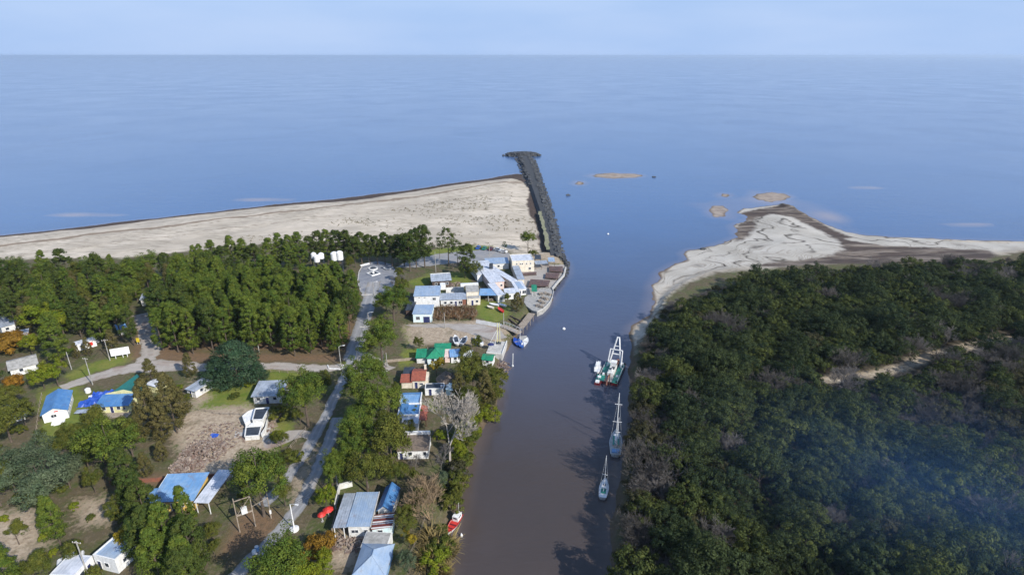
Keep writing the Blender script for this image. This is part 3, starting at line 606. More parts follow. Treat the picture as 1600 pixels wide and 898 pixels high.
def bladesmesh(name, m, seed, n, H, Rr, w=.09):
    r = rs(seed); a = r.random_sample(n) * 6.283; q = Rr * np.sqrt(r.random_sample(n)); b = np.stack([q * np.cos(a), q * np.sin(a), np.full(n, -.1)], 1)
    out = np.stack([np.cos(a), np.sin(a), np.zeros(n)], 1) * (.15 + .5 * (q / Rr))[:, None] + r.normal(size=(n, 3)) * .16; h = H * (.55 + .45 * r.random_sample(n))[:, None]
    mid = b + out * h * .45 + np.array([0, 0, 1]) * h * .65; tip = b + out * h + np.array([0, 0, 1]) * h * (.95 - .5 * r.random_sample((n, 1)))
    s = np.stack([-np.sin(a + 1), np.cos(a + 1), np.zeros(n)], 1) * w
    v = np.stack([b - s, b + s, mid + s, mid - s, tip + s * .3, tip - s * .3], 1).reshape(-1, 3); i = np.arange(n) * 6
    f = np.concatenate([np.stack([i, i + 1, i + 2, i + 3], 1), np.stack([i + 3, i + 2, i + 4, i + 5], 1)])
    me = npmesh(name, v, f); me.attributes.new('clump', 'FLOAT', 'POINT').data.foreach_set('value', np.repeat(r.random_sample(n), 6).astype(np.float32)); me.materials.append(m); return me
REED = [bladesmesh('blades', LM['reed'], 3 + i, 420, 3.6, 2.0) for i in range(2)]
RNG = random.Random(77); TREES = []
NAMES = dict(pine=('pine_tree', 'pine tree'), pined=('pine_tree', 'pine tree'), umbrella=('pine_tree', 'pine tree'), bigpine=('pine_tree', 'pine tree'), broad=('leafy_tree', 'tree'), olive=('conifer_tree', 'conifer'), bright=('leafy_tree', 'tree'), yellow=('yellow_tree', 'tree'), orange=('shrub', 'shrub'), euca=('eucalyptus_tree', 'eucalyptus'), cedar=('cedar_tree', 'cedar'), shrub=('shrub', 'shrub'), shrubb=('shrub', 'shrub'), thick=('thicket_tree', 'thicket tree'), thickb=('thicket_tree', 'thicket tree'), thicky=('thicket_tree', 'thicket tree'))
DEFH = dict(pine=19, pined=16, umbrella=17, broad=15, bigpine=18, olive=15, bright=11, yellow=7, orange=4, euca=14, cedar=11, shrub=3.2, shrubb=3.2, thick=6.7, thickb=5.6, thicky=6.2)
def tree_at(x, y, kind, h=None, wide=1., label=None, group=None, v=None):
    s = (h or DEFH[kind]) / DEFH[kind]; nm, cat = NAMES[kind]
    t = thing(nm, label, cat, (x, y, zat(x, y) - .05), RNG.uniform(0, 6.28), group, (s * wide, s * wide, s))
    i = v if v is not None else RNG.randrange(60)
    mk('trunk', TR[kind][i % len(TR[kind])], None, t); mk('crown', CR[kind][i % len(CR[kind])], None, t)
    TREES.append((x, y)); return t
def bare_at(x, y, kind, h, href, label, group=None, nm='bare_tree', cat='bare tree', v=0):
    s = h / href; t = thing(nm, label, cat, (x, y, zat(x, y) - .05), RNG.uniform(0, 6.28), group, (s, s, s))
    mk('branches', BARE[kind][v % len(BARE[kind])], None, t); return t
def T(u, v, kind, h=None, wide=1., label=None, group=None, vi=None):
    p = P(u, v); return tree_at(p.x, p.y, kind, h, wide, label, group, vi)
def inpoly(x, y, poly):
    c = False; n = len(poly)
    for i in range(n):
        x0, y0 = poly[i]; x1, y1 = poly[i - 1]
        if (y0 > y) != (y1 > y) and x < (x1 - x0) * (y - y0) / (y1 - y0) + x0: c = not c
    return c
def scatter(poly, d, rng, avoid=(), ad=0., n=4000):
    w = [tuple(p) for p in poly]; x0, x1 = min(p[0] for p in w), max(p[0] for p in w); y0, y1 = min(p[1] for p in w), max(p[1] for p in w); cell = {}; out = []
    for _ in range(n):
        x, y = rng.uniform(x0, x1), rng.uniform(y0, y1)
        if not inpoly(x, y, w): continue
        ci, cj = int(x // d), int(y // d)
        if any((x - a) ** 2 + (y - b) ** 2 < d * d for i in range(ci - 1, ci + 2) for j in range(cj - 1, cj + 2) for a, b in cell.get((i, j), ())): continue
        if any((x - a) ** 2 + (y - b) ** 2 < ad * ad for a, b in avoid): continue
        cell.setdefault((ci, cj), []).append((x, y)); out.append((x, y))
    return out

# the pine plantation
plant = pts([(246, 551), (330, 556), (430, 557), (532, 556), (550, 520), (558, 492), (556, 478), (520, 474), (470, 464), (400, 456), (330, 455), (268, 476), (248, 505)])
def plant_label(x, y):
    u, v, _ = PX((x, y, GZ))
    if v > 541: return 'pine in the front row of the square plantation facing the gravel road', 'front row pines of the plantation'
    if u > 525: return 'pine on the right flank of the square plantation beside the main road', 'right flank pines of the plantation'
    if u < 285: return 'pine on the left flank of the square plantation by the dirt track', 'left flank pines of the plantation'
    if v < 474: return 'pine at the back of the square plantation towards the beach', 'back row pines of the plantation'
    return 'tall slender pine packed inside the square plantation', 'inner pines of the plantation'
for x, y in scatter(plant, 4.5, random.Random(5)):
    tree_at(x, y, RNG.choice(['pine'] * 5 + ['pined', 'bigpine']), RNG.choice((RNG.uniform(13.5, 17), RNG.uniform(16, 20.5))), RNG.uniform(.8, 1.12), *plant_label(x, y))
# the row along the beach
for u, v, h, k in [(318, 428, 13, 'pine'), (336, 424, 14, 'pine'), (352, 430, 13, 'pined'), (366, 424, 16, 'pine'), (384, 426, 15, 'pine'), (402, 430, 14, 'pined'), (426, 424, 15, 'pine'), (440, 420, 16, 'pine'), (456, 424, 16, 'pine'), (470, 420, 16.5, 'pine'), (486, 412, 13, 'pined'), (500, 411, 15, 'pined'), (514, 411, 15.5, 'pine'), (528, 410, 15, 'pined'), (543, 412, 15.5, 'pined'), (556, 418, 14.5, 'pined'), (566, 413, 14.5, 'pined'), (578, 412, 13.5, 'pined'), (590, 413, 13, 'pined'), (602, 413, 14.5, 'pined'), (613, 416, 14, 'pined'), (622, 413, 14, 'pined'), (632, 416, 15, 'pined'), (641, 424, 17, 'pined')]:
    T(u, v, k, h * 1.08, RNG.uniform(1.05, 1.35), 'pine in the single row between the beach and the plantation', 'pines in the row along the beach')
T(651, 420, 'pined', 19.5, 1.15, 'tallest dark pine just right of the plaza, twin crowned'); T(664, 418, 'pined', 20.5, 1.2, 'tallest dark pine standing over the car park corner')
T(701, 416, 'umbrella', 19, 1.15, 'open crowned pine on bare stem above the grey roofed cottage'); T(687, 404, 'umbrella', 9, .9, 'small open pine on the lawn at the beach edge')
T(716, 419, 'umbrella', 13, 1.2, 'low dark pine left of the white restaurant roof'); T(731, 420, 'pined', 12.5, 1.3, 'spreading dark pine leaning over the white restaurant roof'); T(744, 436, 'broad', 9, .95, 'dense dark tree against the restaurant side wall')
T(727, 434, 'pined', 10, 1.3, 'dark bushy tree behind the blue lean-to roof')
T(788, 396, 'umbrella', 6.5, .95, 'small round pine beside the parked white car'); T(825, 393, 'bigpine', 13.5, .85, 'dark round lone pine at the root of the jetty')
# left wood behind the village
woodL = pts([(-60, 462), (0, 456), (60, 447), (140, 443), (236, 440), (300, 432), (330, 436), (300, 446), (236, 455), (206, 470), (196, 516), (150, 530), (60, 522), (-60, 528)])
def wood_label(k, x, y):
    u, v, _ = PX((x, y, GZ)); w_ = 'at the beach side' if v < 462 else ('at the left end' if u < 75 else ('near the dirt track' if u > 165 else 'in the middle'))
    n_ = {'pined': 'dark tall pine', 'pine': 'slender pine', 'bigpine': 'broad crowned pine', 'broad': 'round leafy tree', 'olive': 'olive green conifer'}[k]
    return n_ + ' ' + w_ + ' of the far left wood', n_ + 's ' + w_ + ' of the far left wood'
for x, y in scatter(woodL, 5.3, random.Random(8)):
    k = RNG.choice(['pined', 'pine', 'pined', 'bigpine', 'broad', 'olive'])
    tree_at(x, y, k, {'pined': RNG.uniform(13, 17), 'pine': RNG.uniform(13, 17), 'bigpine': 15, 'broad': 11, 'olive': 11}[k], RNG.uniform(.9, 1.2), *wood_label(k, x, y))
for u, v, k, h, w, l in [
 (215, 470, 'pine', 15, 1.1, 'pine at the right end of the far left wood beside the dark gap'), (78, 527, 'bright', 14, 1.2, 'broad bright green tree rising out of the far left wood'), (104, 522, 'bright', 13, .95, 'narrow bright green tree beside the broadest bright one'),
 (163, 540, 'pine', 16, 1.05, 'pine over the white caravan at the edge of the wood'), (190, 528, 'bigpine', 16, .85, 'pine standing by the dirt track into the wood'), (210, 540, 'pined', 14, .9, 'pine with visible trunk beside the yellow sign'),
 (97, 568, 'pine', 18, 1.15, 'tall conical pine right of the grey roofed cottage'), (52, 556, 'bright', 9, .8, 'bright leafy tree right above the grey roofed cottage'), (70, 607, 'bright', 9, .95, 'bright green tree behind the white house with blue roof'), (92, 604, 'bright', 9, .9, 'bright green tree at the end of the gravel road'),
 (10, 552, 'orange', 6, 1.3, 'rusty orange round shrub at the left edge'), (25, 606, 'orange', 4, .9, 'orange brown shrub below the grey roofed cottage'), (20, 540, 'orange', 5, 1, 'brownish shrub beside the narrow white shed'),
 (140, 556, 'olive', 7, .9, 'low olive tree in front of the white caravan'), (178, 553, 'olive', 9, .9, 'olive tree behind the white billboard'), (122, 560, 'olive', 6, .9, 'small olive tree left of the white caravan'),
 (18, 690, 'broad', 13, 1.15, 'large dark leafy tree at the left edge below the white house'), (-14, 720, 'broad', 14, 1.1, 'dark leafy tree cut by the left edge of the frame'), (42, 668, 'broad', 9, .8, 'dark tree left of the white house with blue roof'), (22, 648, 'broad', 10, .9, 'dark tree leaning over the track at far left'),
 (28, 775, 'euca', 13, 1.1, 'blue green eucalyptus left of the shaded hollow'), (75, 790, 'euca', 14, 1.1, 'tall blue green eucalyptus in the lower left'), (110, 762, 'euca', 10, .9, 'smaller eucalyptus with pale leaning stem'), (2, 790, 'broad', 11, .9, 'dark tree at the left edge below the eucalyptus'),
 (187, 745, 'bigpine', 17, 1.1, 'big dark leafy pine left of the long blue roof'), (165, 725, 'broad', 12, .9, 'dark tree below the yellow house'), (208, 712, 'broad', 12, .85, 'dark tree in front of the two olive conifers'), (200, 770, 'pined', 12, 1.1, 'pine at the left end of the long blue roof'),
 (240, 680, 'olive', 17, .85, 'left of two tall olive conifers right of the yellow house'), (277, 676, 'olive', 18, .85, 'right of two tall olive conifers right of the yellow house'), (258, 690, 'olive', 12, .9, 'shorter olive conifer in front of the two tall ones'), (222, 692, 'olive', 9, .8, 'olive conifer at the corner of the yellow house'), (285, 655, 'olive', 11, .9, 'olive conifer beside the small grey shed'), (240, 606, 'olive', 10, 1.1, 'olive tree behind the teal shade net'), (298, 590, 'olive', 9, .9, 'olive tree on the gravel road verge'),
 (372, 598, 'cedar', 14, 1.0, 'broad dark cedar by the gravel road'), (345, 600, 'cedar', 9, .8, 'small dark cedar left of the broad one'), (405, 596, 'cedar', 7, .7, 'low dark cedar right of the broad one'),
 (482, 666, 'bigpine', 20, .88, 'tall pine at the left of the road below the plantation'), (508, 618, 'broad', 9, .75, 'dark tree overhanging the road by the junction'), (470, 664, 'broad', 6, .9, 'dark bushy tree right of the grey roofed house'), (440, 655, 'shrub', 4, 1.1, 'dark bush in front of the grey roofed house'),
 (413, 806, 'bigpine', 19, .95, 'big round pine alone on litter beside the road fork'), (382, 798, 'broad', 6, .9, 'bushy tree against the white canopy'), (446, 790, 'broad', 8, .75, 'small tree right of the big round pine'),
 (446, 930, 'bigpine', 15, 1.1, 'round pine at the lower edge beside the road'), (465, 930, 'bright', 10, .9, 'bright tree at the lower edge right of the round pine'), (505, 905, 'bright', 7, .9, 'bright bush at the lower edge below the orange shrub'), (500, 868, 'orange', 4, 1.05, 'golden orange shrub near the gravel turning'),
 (300, 852, 'pine', 15, .8, 'pine in front of the long blue roof'), (248, 880, 'pined', 14, 1.2, 'dark pine below the yellow wall'), (312, 905, 'pined', 15, 1.1, 'dark pine right of the lower left clump'), (255, 918, 'pine', 14, 1.2, 'pine at the lower edge of the lower left clump'), (300, 930, 'pine', 14, 1.2, 'front pine at the lower edge left of the road'), (225, 885, 'pined', 12, 1.1, 'dark pine right of the white cabin'), (215, 812, 'pined', 13, 1.1, 'dark pine left of the yellow wall'), (335, 866, 'broad', 4, .9, 'dark bush below the pole frame'), (335, 845, 'broad', 5, .9, 'dark bushy tree under the white canopy'),
 (212, 855, 'yellow', 6, 1.1, 'small tree full of yellow blossom beside the white cabin'), (95, 850, 'pine', 12, 1.1, 'bright pine above the lower left white roof'), (80, 822, 'pine', 8, 1.0, 'small pine in the lower left clearing'), (15, 930, 'pine', 13, 1.3, 'pine in the lower left corner'), (60, 915, 'broad', 8, 1., 'dark tree left of the lower left white roof'),
 (575, 640, 'bigpine', 18, 1.05, 'dense pine right of the junction'), (572, 684, 'bigpine', 13, .9, 'pine leaning over the right lane'), (598, 676, 'bigpine', 17, 1.05, 'dense pine left of the blue roofed house'), (572, 724, 'bigpine', 16, .95, 'dense pine halfway down the right lane'), (596, 740, 'broad', 16, 1.15, 'large broad tree left of the thatched cottage'), (575, 770, 'broad', 13, 1.0, 'broad tree behind the big metal shed'), (612, 715, 'broad', 11, .8, 'tree brushing the thatched cottage wall'), (620, 762, 'broad', 9, .8, 'small tree behind the blue gable roof'), (585, 612, 'bigpine', 13, .85, 'pine beside the red tiled house'), (620, 630, 'broad', 7, .7, 'dark small tree left of the red tiled house'),
 (522, 778, 'bigpine', 13, .72, 'narrow tree between the right lane and the big metal shed'), (511, 800, 'bright', 8, .6, 'leafy tree beside the red awnings'), (534, 748, 'bright', 9, .7, 'slender leafy tree at the bend of the right lane'),
 (598, 576, 'bigpine', 18, 1.15, 'round pine alone by the junction near the gravel yard'), (578, 560, 'broad', 8, .6, 'small tree under the round pine by the junction'), (616, 508, 'bigpine', 16, 1.25, 'dark round pine left of the pale cyan house'), (604, 490, 'broad', 10, .85, 'dark tree leaning over the main road'), (628, 468, 'broad', 10, .9, 'dark tree behind the dark shed'), (549, 425, 'broad', 8, .9, 'dull green tree left of the plaza'), (625, 440, 'broad', 7, .8, 'dark tree right of the plaza'),
 (655, 549, 'broad', 6, .75, 'round dark bush tree on the gravel yard lawn'), (682, 586, 'yellow', 7, .85, 'yellow green tree in front of the green roof'), (745, 550, 'broad', 6.5, .8, 'dark tree in front of the boats on land'), (725, 562, 'broad', 6, .8, 'dark tree beside the small blue roof'),
 (716, 628, 'olive', 10, 1.0, 'olive tree behind the white boundary wall by the river'), (740, 612, 'broad', 14, .95, 'tall dark riverside tree below the teal shed'), (758, 632, 'olive', 12, 1.05, 'olive tree leaning out over the river'), (762, 600, 'broad', 7, .9, 'dark tree on the bank beside the teal shed'), (735, 650, 'broad', 10, .9, 'dark tree on the bank right of the bare white tree'), (748, 664, 'bright', 8, .85, 'bright tree on the bank above the brown shadowed water'), (725, 600, 'broad', 9, .8, 'dark tree behind the thatched pavilion'), (772, 628, 'broad', 7, .7, 'dark tree with branches touching the river'),
 (728, 688, 'bright', 9, .9, 'bright tree on the bank right of the bare white tree, lower down'), (717, 716, 'bright', 7, .8, 'bright bush tree at the foot of the bare white tree'), (712, 782, 'broad', 7, .75, 'green bush tree at the water near the red boat'), (655, 800, 'broad', 8, .75, 'dark green tree right of the blue gable roof'), (640, 835, 'broad', 8, .85, 'dark green tree right of the patched rusty roof'), (690, 770, 'euca', 7, .7, 'grey green bush tree between the dry willow and the water'), (650, 760, 'broad', 6, .6, 'dark bush by the cottage garden'), (640, 895, 'euca', 6, .8, 'dark bush right of the lowest blue roof'), (675, 905, 'bright', 4, .8, 'bright bush at the lower edge by the water'), (640, 855, 'yellow', 4.5, .9, 'yellow autumn bush between the sheds and the reeds'),
 (808, 486, 'olive', 8, 1.3, 'brownish bush tree at the corner of the white terrace'), (792, 474, 'broad', 5, .8, 'dark bush in front of the restaurant'), (833, 400, 'shrub', 3, 1., 'low bush beside the lone pine')]:
    T(u, v, k, h, w, l)
p = P(703, 728); bare_at(p.x, p.y, 'white', 29, 19, 'large leafless tree with white branches by the river', v=0)
p = P(690, 738); bare_at(p.x, p.y, 'grey', 9, 10, 'smaller leafless grey tree under the large white one', v=1)
p = P(625, 452); bare_at(p.x, p.y, 'grey', 9.5, 10, 'leafless grey tree between the plaza and the lawn', v=2)
p = P(650, 735); bare_at(p.x, p.y, 'grey', 6, 10, 'leafless grey tree below the thatched cottage', v=0)
p = P(705, 600); bare_at(p.x, p.y, 'grey', 6, 10, 'leafless grey tree beside the thatched pavilion', v=1)
p = P(672, 812); t = bare_at(p.x, p.y, 'palebush', 8.5, 6.2, 'dry brown willow fanning out beside the river', v=0); t.children[0].data = t.children[0].data.copy(); t.children[0].data.materials.clear(); t.children[0].data.materials.append(mat('dry willow', (.27, .19, .11), (.2, .14, .08), .8, .9))
p = P(708, 422); bare_at(p.x, p.y, 'grey', 5, 10, 'thin leafless tree under the open crowned pine', v=2)
p = P(714, 750); bare_at(p.x, p.y, 'palebush', 4, 6.2, 'leafless pale bush at the water under the white tree', v=1)
for i, (u, v, h, l) in enumerate([(680, 862, 1.0, 'clump of dry yellow reeds left of the red boat'), (692, 852, 1.1, 'largest clump of dry reeds at the water below the red boat'), (668, 880, .8, 'low clump of dry reeds at the lower edge'), (688, 885, .7, 'thin clump of reeds at the lower edge by the water'), (672, 842, .8, 'clump of reeds under the dry willow')]):
    p = P(u, v); t = thing('reed_clump', l, 'reeds', (p.x, p.y, zat(p.x, p.y)), i, None, (h * 1.1, h * 1.1, h)); mk('blades', REED[i % 2], None, t)
# shrubs and weeds dotted over the village plots
for i, c in enumerate([(776, 612), (773, 622), (768, 636), (761, 648), (752, 660), (746, 676), (738, 688), (733, 700), (727, 716), (722, 728), (720, 742), (717, 762), (710, 790), (697, 838), (694, 862), (690, 880), (778, 596), (766, 642), (742, 682)]):
    p = P(c[0] - RNG.uniform(2, 9), c[1], 1.2); tree_at(p.x, p.y, RNG.choice(['shrub', 'shrub', 'shrubb', 'thickb', 'broad']) if i % 4 else 'shrub', RNG.uniform(2.6, 5.0), RNG.uniform(.9, 1.25), 'green shrub overhanging the water along the left river bank', 'shrubs along the left river bank')
for u, v, k, h, w, l in [(170, 690, 'broad', 8, .9, 'leafy tree below the timber deck'), (95, 722, 'broad', 8, .8, 'dark tree at the upper rim of the shaded hollow'), (140, 735, 'pined', 10, 1.1, 'dark pine inside the shaded hollow'), (60, 800, 'broad', 6, .8, 'low tree between the two bare sandy patches'), (190, 815, 'broad', 7, .8, 'low dark tree right of the bare sandy patch'), (150, 770, 'broad', 7, .8, 'low dark tree above the bare sandy patch'), (230, 745, 'olive', 7, 1., 'olive tree at the end of the low red brick wall'), (255, 720, 'olive', 6, 1.1, 'olive bush tree left of the reddish rubble'), (120, 880, 'broad', 6, .8, 'dark tree behind the lower left hut'), (30, 850, 'broad', 6, .9, 'dark tree on the lower left bare slope'), (440, 700, 'broad', 6, .8, 'bushy tree beside the dirt footpath'), (455, 720, 'shrub', 3, 1.2, 'bush at the edge of the left lane'), (425, 740, 'broad', 6, .8, 'small tree above the big round pine'), (540, 800, 'shrub', 2.5, 1, 'bush inside the white boundary wall'), (640, 690, 'broad', 7, .8, 'tree beside the stepped blue roof house'), (610, 690, 'broad', 10, .85, 'dark tree touching the left parapet of the blue roof house')]:
    T(u, v, k, h, w, l)
for u, v, k, h, w, l in [(120, 700, 'broad', 9, .9, 'dark tree in the shaded hollow below the white house lawn'), (150, 690, 'broad', 11, .9, 'dark tree at the foot of the thin garden wall'), (55, 740, 'euca', 11, 1., 'blue green eucalyptus behind the two taller ones'), (-10, 620, 'pined', 13, 1.1, 'dark pine cut by the left edge above the leafy trees'), (270, 890, 'pine', 16, 1.15, 'tall bright pine in the middle of the lower left clump'), (300, 945, 'pined', 13, 1.2, 'dark pine at the lower edge beside the road'), (235, 830, 'pined', 13, 1.15, 'dark pine directly left of the yellow front wall'), (560, 745, 'bigpine', 13, .9, 'pine between the right lane and the metal shed roof'), (650, 650, 'shrub', 3, 1.2, 'round shrub behind the blue roof house')]:
    T(u, v, k, h, w, l)
nsh = 0
blocked = [P(u, v) for u, v in roadA + roadB + roadW + roadN]
village = pts([(0, 600), (240, 585), (520, 590), (720, 700), (690, 895), (-60, 930), (-60, 700)])
HOUSE_ZONES = [pts(q) for q in ([(60, 670), (125, 665), (128, 605), (60, 620)], [(135, 690), (215, 655), (215, 575), (130, 600)], [(385, 640), (470, 635), (465, 590), (390, 590)], [(370, 690), (430, 690), (430, 630), (370, 630)], [(225, 815), (365, 800), (365, 735), (225, 745)], [(515, 900), (640, 890), (640, 755), (515, 755)], [(60, 898), (210, 905), (205, 840), (80, 870)], [(610, 720), (680, 722), (680, 600), (610, 600)], [(270, 745), (420, 745), (430, 655), (300, 655)])]
for x, y in scatter(village, 5.5, random.Random(21)):
    if any(inpoly(x, y, q) for q in HOUSE_ZONES) or any((x - b.x) ** 2 + (y - b.y) ** 2 < 49 for b in blocked) or RNG.random() < .45: continue
    if zat(x, y) < 1.6: continue
    tree_at(x, y, RNG.choice(['shrub', 'shrub', 'shrubb']), RNG.uniform(1.0, 2.6), RNG.uniform(.8, 1.3), 'low green weed bush scattered over the rough village plots', 'weed bushes over the village plots')

# the thicket on the right bank
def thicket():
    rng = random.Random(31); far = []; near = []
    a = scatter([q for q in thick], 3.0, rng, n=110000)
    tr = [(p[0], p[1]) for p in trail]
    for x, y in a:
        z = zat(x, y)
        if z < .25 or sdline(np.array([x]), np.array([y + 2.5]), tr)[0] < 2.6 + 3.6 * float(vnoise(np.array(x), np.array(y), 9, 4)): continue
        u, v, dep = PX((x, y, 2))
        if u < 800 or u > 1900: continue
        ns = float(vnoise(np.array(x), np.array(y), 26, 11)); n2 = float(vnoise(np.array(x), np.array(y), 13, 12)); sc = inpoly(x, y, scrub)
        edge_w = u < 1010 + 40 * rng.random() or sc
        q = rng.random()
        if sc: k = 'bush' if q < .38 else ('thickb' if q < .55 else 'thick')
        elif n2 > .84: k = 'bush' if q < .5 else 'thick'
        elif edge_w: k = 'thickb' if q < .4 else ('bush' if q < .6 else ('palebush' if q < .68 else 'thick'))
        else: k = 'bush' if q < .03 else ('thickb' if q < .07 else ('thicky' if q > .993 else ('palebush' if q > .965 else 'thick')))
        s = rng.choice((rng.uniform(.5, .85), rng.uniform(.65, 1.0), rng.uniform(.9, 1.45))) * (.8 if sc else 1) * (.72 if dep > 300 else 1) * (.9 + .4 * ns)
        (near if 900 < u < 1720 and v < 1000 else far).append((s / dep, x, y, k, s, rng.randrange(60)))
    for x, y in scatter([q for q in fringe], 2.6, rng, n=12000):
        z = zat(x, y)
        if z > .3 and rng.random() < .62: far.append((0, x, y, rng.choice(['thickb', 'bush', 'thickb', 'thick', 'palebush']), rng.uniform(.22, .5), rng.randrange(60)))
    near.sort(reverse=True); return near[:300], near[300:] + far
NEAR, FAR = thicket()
TL = dict(thick=('dark round evergreen crowded into the thicket on the right bank', 'evergreens of the right bank thicket'), thickb=('brownish green round tree in the thicket on the right bank', 'brownish trees of the right bank thicket'), bush=('leafless purplish grey bush in the thicket on the right bank', 'leafless bushes of the right bank thicket'), palebush=('pale grey leafless bush in the thicket on the right bank', 'pale leafless bushes of the right bank thicket'), thicky=('bright yellow green bush in the thicket on the right bank', 'bright bushes of the right bank thicket'))
SRC = {}
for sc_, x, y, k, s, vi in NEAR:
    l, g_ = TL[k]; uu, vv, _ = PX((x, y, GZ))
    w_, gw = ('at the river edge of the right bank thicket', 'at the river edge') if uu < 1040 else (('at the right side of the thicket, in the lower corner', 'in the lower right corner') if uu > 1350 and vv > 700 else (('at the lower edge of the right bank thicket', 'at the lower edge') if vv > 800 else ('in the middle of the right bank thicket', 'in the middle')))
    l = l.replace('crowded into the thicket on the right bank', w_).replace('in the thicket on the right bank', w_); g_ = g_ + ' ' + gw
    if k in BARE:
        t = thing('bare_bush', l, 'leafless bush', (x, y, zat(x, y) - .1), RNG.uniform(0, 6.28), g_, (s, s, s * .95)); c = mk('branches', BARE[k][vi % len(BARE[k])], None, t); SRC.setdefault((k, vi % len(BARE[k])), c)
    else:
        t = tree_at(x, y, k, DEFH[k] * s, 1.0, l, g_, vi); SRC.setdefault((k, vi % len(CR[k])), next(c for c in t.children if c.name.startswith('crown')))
def mass(name, label, items, srcs):
    """the far part of the thicket: one object, the same crowns set on points"""
    keys = list(srcs); n = len(items); me = bpy.data.meshes.new(name); me.vertices.add(n)
    co = np.array([(x, y, zat(x, y) - .1) for _, x, y, *_ in items], np.float32); me.vertices.foreach_set('co', co.ravel())
    ix = []
    for _, x, y, k, s, vi in items:
        kk = (k, vi % len(BARE[k] if k in BARE else CR[k])); kk = kk if kk in srcs else next(q for q in keys if q[0] == 'thick'); ix.append(keys.index(kk))
    me.attributes.new('pick', 'INT', 'POINT').data.foreach_set('value', np.array(ix, np.int32))
    me.attributes.new('size', 'FLOAT', 'POINT').data.foreach_set('value', np.array([i[4] for i in items], np.float32))
    me.attributes.new('turn', 'FLOAT', 'POINT').data.foreach_set('value', np.array([RNG.uniform(0, 6.28) for _ in items], np.float32))
    o = mk(name, me); tag(o, label, None, None, 'stuff')
    g = bpy.data.node_groups.new('thicket mass', 'GeometryNodeTree'); g.interface.new_socket('Geometry', in_out='INPUT', socket_type='NodeSocketGeometry'); g.interface.new_socket('Geometry', in_out='OUTPUT', socket_type='NodeSocketGeometry')
    N = g.nodes; L = g.links; gi = N.new('NodeGroupInput'); go = N.new('NodeGroupOutput'); iop = N.new('GeometryNodeInstanceOnPoints'); m2p = N.new('GeometryNodeMeshToPoints')
    L.new(gi.outputs[0], m2p.inputs[0]); L.new(m2p.outputs[0], iop.inputs['Points'])
    def named(a, typ):
        q = N.new('GeometryNodeInputNamedAttribute'); q.data_type = typ; q.inputs[0].default_value = a; return q.outputs[0]
    jn = None; prev = []
    for k in reversed(keys):
        oi = N.new('GeometryNodeObjectInfo'); oi.inputs['Object'].default_value = srcs[k]; oi.inputs['As Instance'].default_value = True; oi.transform_space = 'ORIGINAL'; prev.append(oi.outputs['Geometry'])
    gj = N.new('GeometryNodeJoinGeometry')
    for s_ in prev: L.new(s_, gj.inputs[0])
    L.new(gj.outputs[0], iop.inputs['Instance']); iop.inputs['Pick Instance'].default_value = True
    L.new(named('pick', 'INT'), iop.inputs['Instance Index']); L.new(named('size', 'FLOAT'), iop.inputs['Scale'])
    cx = N.new('ShaderNodeCombineXYZ'); L.new(named('turn', 'FLOAT'), cx.inputs[2]); er = N.new('FunctionNodeEulerToRotation'); L.new(cx.outputs[0], er.inputs[0]); L.new(er.outputs[0], iop.inputs['Rotation'])
    L.new(iop.outputs[0], go.inputs[0]); md = o.modifiers.new('scatter', 'NODES'); md.node_group = g; return o
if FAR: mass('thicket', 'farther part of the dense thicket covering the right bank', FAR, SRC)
# dune grass and drift litter on the beach, too many to count
def dune_grass():
    r = rs(91); V = []; F = []; zone = pts([(300, 388), (420, 362), (560, 338), (700, 312), (800, 300), (838, 330), (845, 385), (800, 388), (690, 386), (560, 372), (420, 378)]); zx = [p[0] for p in zone]; zy = [p[1] for p in zone]; n = 0
    while n < 2600:
        x = r.uniform(min(zx), max(zx)); y = r.uniform(min(zy), max(zy)); n += 1
        if not inpoly(x, y, zone) or float(vnoise(np.array(x * .6), np.array(y * 1.6), 17, 61)) + .3 * r.random_sample() < .72: continue
        z = zat(x, y)
        for _ in range(7):
            a = r.uniform(0, 6.28); q = r.uniform(.1, 1.0); bx, by = x + q * math.cos(a), y + q * math.sin(a); h = r.uniform(.25, .65); w = .13; o = r.uniform(-.35, .35, 2); b = len(V)
            V.extend([(bx - w * math.sin(a), by + w * math.cos(a), z - .05), (bx + w * math.sin(a), by - w * math.cos(a), z - .05), (bx + o[0] + .04, by + o[1], z + h), (bx + o[0] - .04, by + o[1], z + h)]); F.append((b, b + 1, b + 2, b + 3))
    me = npmesh('dune_grass', V, F); me.materials.append(varymat('dune grass', (.10, .095, .05), (.20, .17, .10))); tag(mk('dune_grass', me), 'sparse dune grass and drift litter over the back of the beach', None, None, 'stuff')
dune_grass()
print('TREES', len(TREES), 'near', len(NEAR), 'far', len(FAR), 'objs', len(C.objects))
